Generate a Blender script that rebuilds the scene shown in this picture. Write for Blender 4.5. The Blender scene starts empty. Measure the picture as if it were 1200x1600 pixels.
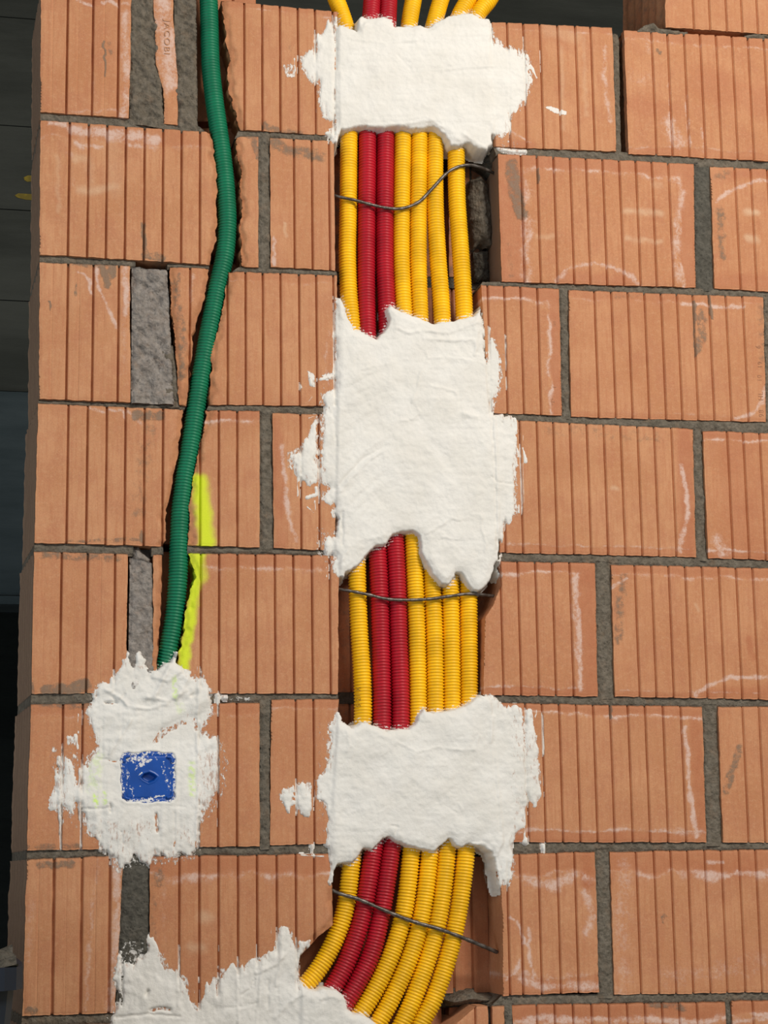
import bpy, math, random
import numpy as np
from mathutils import Matrix, Vector

# ------------------------------------------------------------------ camera, light, exposure
F, CX, CY, CZ, YAW, PITCH, ROLL = 3033.36, -0.7099, -3.2092, -1.2991, 0.2152, 0.1855, -0.0154
_cy, _sy, _cp, _sp, _cr, _sr = math.cos(YAW), math.sin(YAW), math.cos(PITCH), math.sin(PITCH), math.cos(ROLL), math.sin(ROLL)
FWD = np.array([_sy * _cp, _cy * _cp, _sp])
_rt = np.array([_cy, -_sy, 0.0])
_up = np.cross(_rt, FWD)
RT = _cr * _rt + _sr * _up
UP = -_sr * _rt + _cr * _up
CAM = np.array([CX, CY, CZ])

scene = bpy.context.scene
cam_d = bpy.data.cameras.new('camera')
cam = bpy.data.objects.new('camera', cam_d)
scene.collection.objects.link(cam)
M = Matrix(((RT[0], UP[0], -FWD[0], CX), (RT[1], UP[1], -FWD[1], CY), (RT[2], UP[2], -FWD[2], CZ), (0, 0, 0, 1)))
cam.matrix_world = M
cam_d.sensor_fit = 'VERTICAL'
cam_d.sensor_height = 36.0
cam_d.lens = F * 36.0 / 1600.0
cam_d.clip_end = 100
scene.camera = cam

world = bpy.data.worlds.new('world')
scene.world = world
world.use_nodes = True
world.node_tree.nodes['Background'].inputs[0].default_value = (0.93, 0.97, 1.0, 1)
world.node_tree.nodes['Background'].inputs[1].default_value = 0.42

def area(name, loc, target, size, energy, col):
    d = bpy.data.lights.new(name, 'AREA')
    d.shape = 'RECTANGLE'; d.size, d.size_y = size
    d.energy = energy; d.color = col
    o = bpy.data.objects.new(name, d)
    scene.collection.objects.link(o)
    o.location = loc
    o.rotation_euler = (Vector(target) - Vector(loc)).to_track_quat('-Z', 'Y').to_euler()
area('work_light', (1.35, -3.0, 1.25), (0.0, 0, -0.75), (0.9, 0.8), 98, (1.0, 0.915, 0.80))
area('side_daylight', (-3.2, -2.9, -2.0), (-0.5, 0, -1.4), (1.2, 1.4), 26, (0.80, 0.92, 1.0))
scene.view_settings.view_transform = 'Standard'
scene.view_settings.look = 'None'
scene.view_settings.gamma = 1.0
scene.view_settings.use_curve_mapping = False
scene.view_settings.exposure = 0.22

# ------------------------------------------------------------------ measuring: a photo point on the plane Y = const, and back
def inv(x, y, Y=0.0):
    x = np.asarray(x, float); y = np.asarray(y, float)
    d = ((x - 600) / F)[..., None] * RT - ((y - 800) / F)[..., None] * UP + FWD
    t = (np.asarray(Y, float) - CY) / d[..., 1]
    P = CAM + t[..., None] * d
    return P[..., 0], P[..., 2]
def proj(X, Z, Y=0.0):
    d = np.stack([np.asarray(X) - CX, np.zeros_like(X) + Y - CY, np.asarray(Z) - CZ], -1)
    w = d @ FWD
    return 600 + F * (d @ RT) / w, 800 - F * (d @ UP) / w

# ------------------------------------------------------------------ noise
def hash2(i, j, s):
    n = (i.astype(np.int64) * 374761393 + j.astype(np.int64) * 668265263 + s * 974634777) & 0x7fffffff
    n = ((n ^ (n >> 13)) * 1274126177) & 0x7fffffff
    n = (n ^ (n >> 16)) & 0xffff
    return n / 65535.0
def vn(x, y, s=0):
    x = np.asarray(x, float); y = np.asarray(y, float) + np.zeros_like(x)
    i = np.floor(x); j = np.floor(y); fx = x - i; fy = y - j
    fx = fx * fx * (3 - 2 * fx); fy = fy * fy * (3 - 2 * fy)
    a = hash2(i, j, s); b = hash2(i + 1, j, s); c = hash2(i, j + 1, s); d = hash2(i + 1, j + 1, s)
    return (a + (b - a) * fx + (c - a) * fy + (a - b - c + d) * fx * fy) * 2 - 1
def fbm(x, y, s=0, o=4):
    r = 0; a = 0.5
    for k in range(o):
        r = r + a * vn(np.asarray(x) * 2 ** k, np.asarray(y) * 2 ** k, s + k * 17); a *= 0.5
    return r
def sm(a, b, x):
    t = np.clip((x - a) / (b - a), 0, 1)
    return t * t * (3 - 2 * t)
def segdist(px, py, pts, closed=False):
    d = np.full(np.shape(px), 1e9)
    n = len(pts)
    for k in range(n if closed else n - 1):
        ax, ay = pts[k]; bx, by = pts[(k + 1) % n]
        vx, vy = bx - ax, by - ay
        t = np.clip(((px - ax) * vx + (py - ay) * vy) / (vx * vx + vy * vy + 1e-9), 0, 1)
        d = np.minimum(d, np.hypot(px - ax - t * vx, py - ay - t * vy))
    return d
def sdf(px, py, pts):
    d = segdist(px, py, pts, True)
    ins = np.zeros(np.shape(px), bool)
    n = len(pts)
    for k in range(n):
        ax, ay = pts[k]; bx, by = pts[(k + 1) % n]
        if ay == by: continue
        c = ((ay > py) != (by > py)) & (px < (bx - ax) * (py - ay) / (by - ay) + ax)
        ins ^= c
    return np.where(ins, d, -d)
def poly_at(pts, y, ax=1):
    p = np.array(pts, float); o = np.argsort(p[:, ax], kind='stable')
    return np.interp(y, p[o, ax], p[o, 1 - ax])

# ------------------------------------------------------------------ materials
def newmat(name, rough=0.8, spec=0.3):
    m = bpy.data.materials.new(name); m.use_nodes = True
    nt = m.node_tree; b = nt.nodes['Principled BSDF']
    b.inputs['Roughness'].default_value = rough
    b.inputs['Specular IOR Level'].default_value = spec
    return m, nt, b
class G:
    def __init__(s, nt): s.nt = nt
    def n(s, t, **k):
        x = s.nt.nodes.new(t)
        for a, v in k.items(): setattr(x, a, v)
        return x
    def l(s, a, b): s.nt.links.new(a, b)
    def coord(s, sc=(1, 1, 1)):
        c = s.n('ShaderNodeTexCoord'); m = s.n('ShaderNodeMapping'); m.inputs['Scale'].default_value = sc
        s.l(c.outputs['Object'], m.inputs['Vector']); return m.outputs[0]
    def noise(s, scale, detail=4, rough=0.55, sc=(1, 1, 1)):
        x = s.n('ShaderNodeTexNoise'); x.inputs['Scale'].default_value = scale
        x.inputs['Detail'].default_value = detail; x.inputs['Roughness'].default_value = rough
        s.l(s.coord(sc), x.inputs['Vector']); return x.outputs['Fac']
    def math(s, op, a, b=None, c=None, clamp=False):
        x = s.n('ShaderNodeMath', operation=op); x.use_clamp = clamp
        for i, v in enumerate((a, b, c)):
            if v is None: continue
            if isinstance(v, (int, float)): x.inputs[i].default_value = v
            else: s.l(v, x.inputs[i])
        return x.outputs[0]
    def ramp(s, v, a, b, lo=0.0, hi=1.0):
        x = s.n('ShaderNodeMapRange'); x.interpolation_type = 'SMOOTHSTEP'
        s.l(v, x.inputs[0])
        for i, q in enumerate((a, b, lo, hi)): x.inputs[1 + i].default_value = q
        return x.outputs[0]
    def mix(s, f, a, b, mode='MIX'):
        x = s.n('ShaderNodeMix', data_type='RGBA', blend_type=mode)
        if isinstance(f, (int, float)): x.inputs[0].default_value = f
        else: s.l(f, x.inputs[0])
        for i, v in ((6, a), (7, b)):
            if isinstance(v, tuple): x.inputs[i].default_value = (*v, 1) if len(v) == 3 else v
            else: s.l(v, x.inputs[i])
        return x.outputs[2]
    def attr(s, name):
        a = s.n('ShaderNodeAttribute', attribute_name=name)
        q = s.n('ShaderNodeSeparateColor'); s.l(a.outputs['Color'], q.inputs[0])
        return q.outputs[0], q.outputs[1], q.outputs[2], a.outputs['Alpha']
    def bump(s, b, h, strength, dist):
        x = s.n('ShaderNodeBump'); x.inputs['Strength'].default_value = strength; x.inputs['Distance'].default_value = dist
        s.l(h, x.inputs['Height']); s.l(x.outputs[0], b.inputs['Normal'])

def brick_material():
    m, nt, b = newmat('fired_clay', 0.82, 0.25); g = G(nt)
    bloom, grey, deep, spray = g.attr('stainA')
    lime, pale, broken, _a = g.attr('stainB')
    info = g.n('ShaderNodeObjectInfo').outputs['Random']
    big = g.noise(9, 3); mid = g.noise(45, 5, 0.6); fine = g.noise(420, 4, 0.6)
    streak = g.noise(60, 4, 0.6, (3.0, 1, 0.22))
    base = g.mix(g.ramp(big, 0.3, 0.7), (0.492, 0.224, 0.107), (0.578, 0.287, 0.148))
    base = g.mix(g.math('MULTIPLY', g.ramp(streak, 0.44, 0.64), 0.6), base, (0.47, 0.195, 0.095))
    base = g.mix(g.math('MULTIPLY', info, 0.35), base, (0.47, 0.185, 0.085))
    dn = g.math('MULTIPLY', deep, g.ramp(mid, 0.2, 0.75, 0.55, 1.0))
    base = g.mix(g.ramp(g.noise(17, 6, 0.7), 0.44, 0.66, 0, 0.55), base, (0.46, 0.19, 0.10))
    base = g.mix(g.ramp(g.noise(130, 6, 0.75), 0.48, 0.68, 0, 0.42), base, (0.60, 0.33, 0.18))
    base = g.mix(dn, base, (0.41, 0.135, 0.058))
    base = g.mix(g.math('MULTIPLY', pale, g.ramp(mid, 0.3, 0.7, 0.5, 1.0)), base, (0.64, 0.42, 0.27))
    base = g.mix(broken, base, g.mix(g.ramp(mid, 0.35, 0.65), (0.50, 0.215, 0.095), (0.36, 0.15, 0.07)))
    bn = g.math('ADD', bloom, g.math('ADD', g.math('MULTIPLY', g.math('SUBTRACT', g.noise(190, 6, 0.75), 0.5), 2.4), g.math('MULTIPLY', g.math('SUBTRACT', g.noise(38, 4, 0.6), 0.5), 2.2)))
    bl = g.math('MULTIPLY', g.ramp(bn, 0.12, 1.15), g.math('MINIMUM', g.math('MULTIPLY', bloom, 1.6), 1.0))
    base = g.mix(g.math('MULTIPLY', bl, 0.82), base, (0.66, 0.48, 0.41))
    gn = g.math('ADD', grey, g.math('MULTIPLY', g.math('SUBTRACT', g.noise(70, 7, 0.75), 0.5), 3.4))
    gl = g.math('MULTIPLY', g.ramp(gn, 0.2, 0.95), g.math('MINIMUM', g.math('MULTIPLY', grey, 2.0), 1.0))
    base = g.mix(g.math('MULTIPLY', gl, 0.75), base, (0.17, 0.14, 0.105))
    spot = g.noise(700, 2, 0.5)
    base = g.mix(g.ramp(spot, 0.70, 0.76, 0, 0.5), base, (0.20, 0.09, 0.05))
    sn = g.math('ADD', spray, g.math('MULTIPLY', g.math('SUBTRACT', g.noise(600, 3, 0.7), 0.5), 0.5))
    base = g.mix(g.math('MULTIPLY', g.ramp(sn, -0.05, 1.0), g.math('MINIMUM', g.math('MULTIPLY', spray, 2.5), 0.97)), base, (0.66, 0.76, 0.03))
    ln = g.math('ADD', lime, g.math('MULTIPLY', g.math('SUBTRACT', g.noise(150, 6, 0.72, (1.3, 1, 0.75)), 0.5), 1.5))
    ll = g.math('MULTIPLY', g.ramp(ln, 0.53, 0.68), g.math('MINIMUM', g.math('MULTIPLY', lime, 12.0), 1.0))
    base = g.mix(g.math('MULTIPLY', ll, 0.93), base, (0.80, 0.775, 0.74))
    base = g.mix(0.22, base, g.mix(fine, (0.0, 0.0, 0.0), (1, 1, 1)), 'OVERLAY')
    g.l(base, b.inputs['Base Color'])
    g.l(g.ramp(deep, 0, 1, 0.78, 0.55), b.inputs['Roughness'])
    h = g.math('ADD', g.math('MULTIPLY', fine, 0.3), g.math('ADD', g.math('MULTIPLY', mid, 0.9), g.math('MULTIPLY', g.math('ADD', ll, gl), 0.6)))
    g.bump(b, h, 0.7, 0.0013)
    return m
def mortar_material(name, c1, c2, warm=0.25):
    m, nt, b = newmat(name, 0.95, 0.1); g = G(nt)
    a = g.noise(90, 6, 0.7); c = g.noise(420, 4, 0.7); w = g.noise(38, 4, 0.6)
    base = g.mix(g.ramp(a, 0.3, 0.7), c1, c2)
    base = g.mix(g.ramp(w, 0.52, 0.8, 0, warm), base, (0.36, 0.21, 0.12))
    base = g.mix(g.ramp(c, 0.60, 0.74, 0, 0.55), base, tuple(min(1, x * 1.9) for x in c2))
    v = g.n('ShaderNodeTexVoronoi'); v.inputs['Scale'].default_value = 160; g.l(g.coord(), v.inputs['Vector'])
    base = g.mix(g.ramp(v.outputs['Distance'], 0.05, 0.22, 0.65, 0), base, tuple(x * 0.25 for x in c1))
    lime = g.attr('stainB')[0]
    ln = g.math('ADD', lime, g.math('MULTIPLY', g.math('SUBTRACT', g.noise(130, 6, 0.72), 0.5), 1.5))
    base = g.mix(g.math('MULTIPLY', g.ramp(ln, 0.55, 0.66), g.math('MINIMUM', g.math('MULTIPLY', lime, 12.0), 0.95)), base, (0.80, 0.775, 0.74))
    g.l(base, b.inputs['Base Color'])
    h = g.math('ADD', a, g.math('MULTIPLY', c, 0.5)); h = g.math('ADD', h, g.math('MULTIPLY', v.outputs['Distance'], 0.8))
    g.bump(b, h, 0.9, 0.003)
    return m
def plaster_material():
    m, nt, b = newmat('white_gypsum', 0.72, 0.3); g = G(nt)
    fr, thin, _b, _c = g.attr('stainA')
    a = g.noise(14, 4); c = g.noise(150, 5, 0.65); f = g.noise(700, 3)
    base = g.mix(g.ramp(a, 0.3, 0.7), (0.75, 0.725, 0.675), (0.81, 0.79, 0.75))
    base = g.mix(g.ramp(c, 0.35, 0.7, 0.0, 0.22), base, (0.70, 0.68, 0.64))
    base = g.mix(g.ramp(f, 0.71, 0.78, 0, 0.35), base, (0.35, 0.32, 0.28))
    base = g.mix(g.math('MULTIPLY', fr, g.ramp(g.noise(160, 4), 0.38, 0.62)), base, (0.66, 0.88, 0.22))
    tn = g.math('ADD', thin, g.math('MULTIPLY', g.math('SUBTRACT', g.noise(150, 7, 0.75, (1.6, 1, 0.45)), 0.5), 2.6))
    base = g.mix(g.math('MULTIPLY', g.ramp(tn, 0.5, 0.78), g.math('MINIMUM', g.math('MULTIPLY', thin, 6.0), 0.75)), base, (0.44, 0.27, 0.20))
    g.l(base, b.inputs['Base Color'])
    h = g.math('ADD', g.math('MULTIPLY', c, 0.8), g.math('MULTIPLY', f, 0.25))
    h = g.math('ADD', h, g.math('MULTIPLY', g.noise(60, 5, 0.6), 1.2))
    g.bump(b, h, 0.6, 0.0018)
    return m
def plastic(name, col, rough=0.42, var=0.12, dirt=0.0):
    m, nt, b = newmat(name, rough, 0.4); g = G(nt)
    n = g.noise(25, 4); base = g.mix(g.ramp(n, 0.3, 0.7), tuple(x * (1 - var) for x in col), tuple(min(1, x * (1 + var)) for x in col))
    lime = g.attr('stainB')[0]
    ln = g.math('ADD', lime, g.math('MULTIPLY', g.math('SUBTRACT', g.noise(240, 6, 0.75), 0.5), 2.4))
    base = g.mix(g.math('MULTIPLY', g.ramp(ln, 0.5, 0.62), g.math('MINIMUM', g.math('MULTIPLY', lime, 12.0), 0.92)), base, (0.80, 0.78, 0.75))
    if dirt: base = g.mix(g.ramp(g.noise(300, 3), 0.6, 0.75, 0, dirt), base, tuple(x * 0.5 for x in col))
    g.l(base, b.inputs['Base Color']); g.bump(b, g.noise(500, 3), 0.15, 0.0005)
    return m
BRICK = brick_material()
MORTAR = mortar_material('cement_mortar', (0.115, 0.097, 0.074), (0.20, 0.172, 0.136))
MORTAR_L = mortar_material('pale_cement_mortar', (0.20, 0.175, 0.155), (0.34, 0.305, 0.275), 0.35)
MORTAR_D = mortar_material('dark_mortar', (0.075, 0.07, 0.058), (0.13, 0.12, 0.10), 0.05)  # darker, less warm tone of the mortar
PLASTER = plaster_material()
YEL = plastic('yellow_plastic', (0.90, 0.50, 0.004)); RED = plastic('red_plastic', (0.43, 0.006, 0.018)); GRN = plastic('green_plastic', (0.003, 0.165, 0.078))
BLUE = plastic('blue_plastic', (0.004, 0.066, 0.34), 0.35); NAVY = plastic('navy_plastic', (0.002, 0.007, 0.018), 0.7)
STEEL, _nt, _b = newmat('rusty_steel', 0.38, 0.5); _g = G(_nt)
_g.l(_g.mix(_g.ramp(_g.noise(120, 5), 0.4, 0.65), (0.075, 0.06, 0.05), (0.16, 0.14, 0.125)), _b.inputs['Base Color']); _b.inputs['Metallic'].default_value = 0.55
_g.bump(_b, _g.noise(300, 4), 0.4, 0.001)
INK, _nt, _b = newmat('stamped_shadow_clay', 0.9); _g = G(_nt)
_g.l(_g.mix(_g.ramp(_g.noise(500, 3), 0.35, 0.65), (0.27, 0.125, 0.07), (0.44, 0.21, 0.12)), _b.inputs['Base Color'])
INKF, _nt, _b = newmat('faint_stamped_clay', 0.9); _g = G(_nt)
_g.l(_g.mix(_g.ramp(_g.noise(300, 3), 0.35, 0.65), (0.45, 0.215, 0.11), (0.56, 0.29, 0.16)), _b.inputs['Base Color'])
INKD, _nt, _b = newmat('printed_ink', 0.8); _g = G(_nt)
_g.l(_g.mix(_g.noise(600, 2), (0.10, 0.05, 0.0), (0.36, 0.2, 0.01)), _b.inputs['Base Color'])
def concrete(name, c1, c2):
    m, nt, b = newmat(name, 0.9, 0.2); g = G(nt)
    g.l(g.mix(g.ramp(g.noise(2.5, 6, 0.65, (0.5, 1, 3)), 0.3, 0.7), c1, c2), b.inputs['Base Color'])
    g.bump(b, g.noise(60, 6, 0.7, (0.3, 1, 3)), 0.5, 0.004); return m
CONC = concrete('unlit_board_marked_concrete', (0.035, 0.038, 0.033), (0.06, 0.064, 0.056))  # colour kept very dark so the room behind looks unlit
CONC2 = concrete('unlit_blue_grey_concrete', (0.036, 0.05, 0.055), (0.062, 0.08, 0.086))  # beam colour darkened too, the room's shade is in it
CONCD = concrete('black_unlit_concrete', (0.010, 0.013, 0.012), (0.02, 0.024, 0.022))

# ------------------------------------------------------------------ mesh helpers
def mk(name, V, Fq, mat, parent=None, A=None, B=None, smooth=False, label=None):
    me = bpy.data.meshes.new(name)
    V = np.asarray(V, np.float32); Fq = np.asarray(Fq, np.int32)
    k = Fq.shape[1]
    me.vertices.add(len(V)); me.vertices.foreach_set('co', V.ravel())
    me.loops.add(Fq.size); me.loops.foreach_set('vertex_index', Fq.ravel())
    me.polygons.add(len(Fq)); me.polygons.foreach_set('loop_start', np.arange(0, Fq.size, k, dtype=np.int32))
    me.polygons.foreach_set('use_smooth', np.full(len(Fq), smooth))
    for nm, arr in (('stainA', A), ('stainB', B)):
        if arr is not None:
            at = me.attributes.new(nm, 'FLOAT_COLOR', 'POINT'); at.data.foreach_set('color', np.asarray(arr, np.float32).ravel())
    me.update(calc_edges=True); me.validate()
    me.materials.append(mat)
    o = bpy.data.objects.new(name, me); scene.collection.objects.link(o)
    if parent: o.parent = parent
    if label: o['label'] = label
    return o
def gridfaces(nr, nc, off=0):
    i = np.arange(nr - 1)[:, None] * nc + np.arange(nc - 1)[None, :] + off
    return np.stack([i, i + nc, i + nc + 1, i + 1], -1).reshape(-1, 4)
def slab(name, X, Z, Y, depths, mat, parent, A=None, B=None, label=None, sideX=None, dirty=0.0):
    """front grid (rows x cols, row 0 on top) with skirts running back to the last depth; sideX(k, x, z, side) shifts side rings"""
    nr, nc = X.shape
    V = [np.stack([X, Y, Z], -1).reshape(-1, 3)]; Fs = [gridfaces(nr, nc)]
    idx = np.arange(nr * nc).reshape(nr, nc)
    loop = np.concatenate([idx[0, ::-1], idx[1:, 0], idx[-1, 1:], idx[-2:0:-1, -1]])   # top right->left, down left, bottom, up right
    n = len(loop); f = V[0][loop]
    side = np.zeros(n, int); side[nc - 1:nc - 1 + nr] = 1; side[nc - 1 + nr - 1 + nc - 1:] = 2; side[0] = 2
    prev = loop; base = nr * nc
    for k, dpt in enumerate(depths):
        r = f.copy(); r[:, 1] = dpt
        if sideX is not None: r = sideX(k, r, side)
        V.append(r); cur = np.arange(n) + base; base += n
        Fs.append(np.stack([prev, cur, np.roll(cur, -1), np.roll(prev, -1)], -1)[:, ::-1]); prev = cur
    # back cap: fan to centre as quads
    c = V[-1].mean(0); V.append(c[None]); ci = base
    Fs.append(np.stack([prev, np.full(n, ci), np.full(n, ci), np.roll(prev, -1)], -1)[:, ::-1])
    V = np.concatenate(V); 
    def ext(a, first=False):
        if a is None: return None
        a = a.reshape(-1, 4); fr = a[loop].copy()
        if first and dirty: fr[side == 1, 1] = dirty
        return np.concatenate([a] + [fr] * len(depths) + [a[:1] * 0])
    quads = np.concatenate(Fs[:-1]); tris = Fs[-1][:, [0, 1, 3]] if False else None
    cap = np.stack([prev, np.roll(prev, -1), np.full(n, ci)], -1)
    cap4 = cap[:, [0, 1, 2, 2]]
    # caps are rarely seen; keep quads only and close with a triangle list merged as a second mesh call
    me_faces = [tuple(q) for q in quads.tolist()] + [tuple(t) for t in cap[:, ::-1].tolist()]
    me = bpy.data.meshes.new(name)
    tot = quads.size + cap.size
    me.vertices.add(len(V)); me.vertices.foreach_set('co', V.astype(np.float32).ravel())
    me.loops.add(tot); me.loops.foreach_set('vertex_index', np.concatenate([quads.ravel(), cap[:, ::-1].ravel()]).astype(np.int32))
    me.polygons.add(len(quads) + len(cap))
    me.polygons.foreach_set('loop_start', np.concatenate([np.arange(0, quads.size, 4), quads.size + np.arange(0, cap.size, 3)]).astype(np.int32))
    for nm, arr in (('stainA', ext(A, True)), ('stainB', ext(B))):
        if arr is not None:
            at = me.attributes.new(nm, 'FLOAT_COLOR', 'POINT'); at.data.foreach_set('color', arr.astype(np.float32).ravel())
    me.update(calc_edges=True); me.validate(); me.materials.append(mat)
    o = bpy.data.objects.new(name, me); scene.collection.objects.link(o); o.parent = parent
    if label: o['label'] = label
    return o
def box(name, x0, x1, y0, y1, z0, z1, mat, parent=None, top=None):
    V = [(x, y, z) for x in (x0, x1) for y in (y0, y1) for z in (z0, z1)]
    return mk(name, V, [(0, 1, 3, 2), (4, 6, 7, 5), (0, 4, 5, 1), (2, 3, 7, 6), (0, 2, 6, 4), (1, 5, 7, 3)], mat, parent)
def struct(o): o['kind'] = 'structure'; return o
def tag(o, label, cat, group=None):
    o['label'] = label; o['category'] = cat
    if group: o['group'] = group
    return o
def empty(name, loc):
    o = bpy.data.objects.new(name, None); scene.collection.objects.link(o); o.location = loc; o.empty_display_size = 0.05
    return o

# ------------------------------------------------------------------ the shell behind and around the wall
floor = struct(box('floor', -6, 6, -7, 7, -2.75, -2.65, concrete('dusty_screed', (0.22, 0.21, 0.19), (0.33, 0.31, 0.28))))
def zat(px, py, Y): return float(inv(px, py, Y)[1])
BY = 2.2
zs = [zat(25, y, BY) for y in (-330, -140, 28, 197, 328, 470, 612)]
wb = struct(box('wall_back', -6, 6, BY + 0.008, BY + 0.3, zs[-1] - 0.02, 3.0, CONC))
for k in range(len(zs) - 1):
    o = box('form_board_band', -6, 6, BY, BY + 0.032, zs[k + 1] + 0.0015, zs[k] - 0.0015, CONC, wb)
box('form_board_band', -6, 6, BY, BY + 0.03, zs[0] + 0.006, 3.0, CONC, wb)
z2, z3 = zat(20, 612, BY - 0.05), zat(20, 930, BY - 0.05)
beam = struct(box('trim_1', -6, 6, BY - 0.05, BY + 0.3, z3, z2, CONC2))
box('beam_drip_edge', -6, 6, BY - 0.09, BY - 0.05, zat(20, 944, BY - 0.09), zat(20, 931, BY - 0.09), CONC2, beam)
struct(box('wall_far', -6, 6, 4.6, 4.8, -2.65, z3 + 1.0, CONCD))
struct(box('ceiling', -6, 6, -0.9, 4.8, 1.55, 1.75, CONC))
YP, _nt, _b = newmat('dull_yellow_paint', 0.8); _g = G(_nt)
_g.l(_g.mix(_g.ramp(_g.noise(40, 4), 0.4, 0.6), (0.16, 0.12, 0.02), (0.26, 0.19, 0.02)), _b.inputs['Base Color'])
def paintmark(pts):
    x, z = inv(np.array([p[0] for p in pts], float), np.array([p[1] for p in pts], float), BY - 0.002)
    n = len(pts); V = [(a, BY - 0.002, b) for a, b in zip(x, z)] + [(a, BY + 0.004, b) for a, b in zip(x, z)]
    me = bpy.data.meshes.new('paint_mark')
    me.from_pydata(V, [], [tuple(range(n)), tuple(range(2 * n - 1, n - 1, -1))] + [(i, i + n, (i + 1) % n + n, (i + 1) % n) for i in range(n)])
    me.materials.append(YP); o = bpy.data.objects.new('paint_mark', me); scene.collection.objects.link(o); o.parent = wb
paintmark([(37, 277), (44, 274), (60, 275), (60, 284), (50, 283), (43, 284), (38, 281)])
paintmark([(23, 305), (29, 302), (44, 303), (60, 303), (60, 313), (42, 312), (32, 310), (26, 308)])

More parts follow.
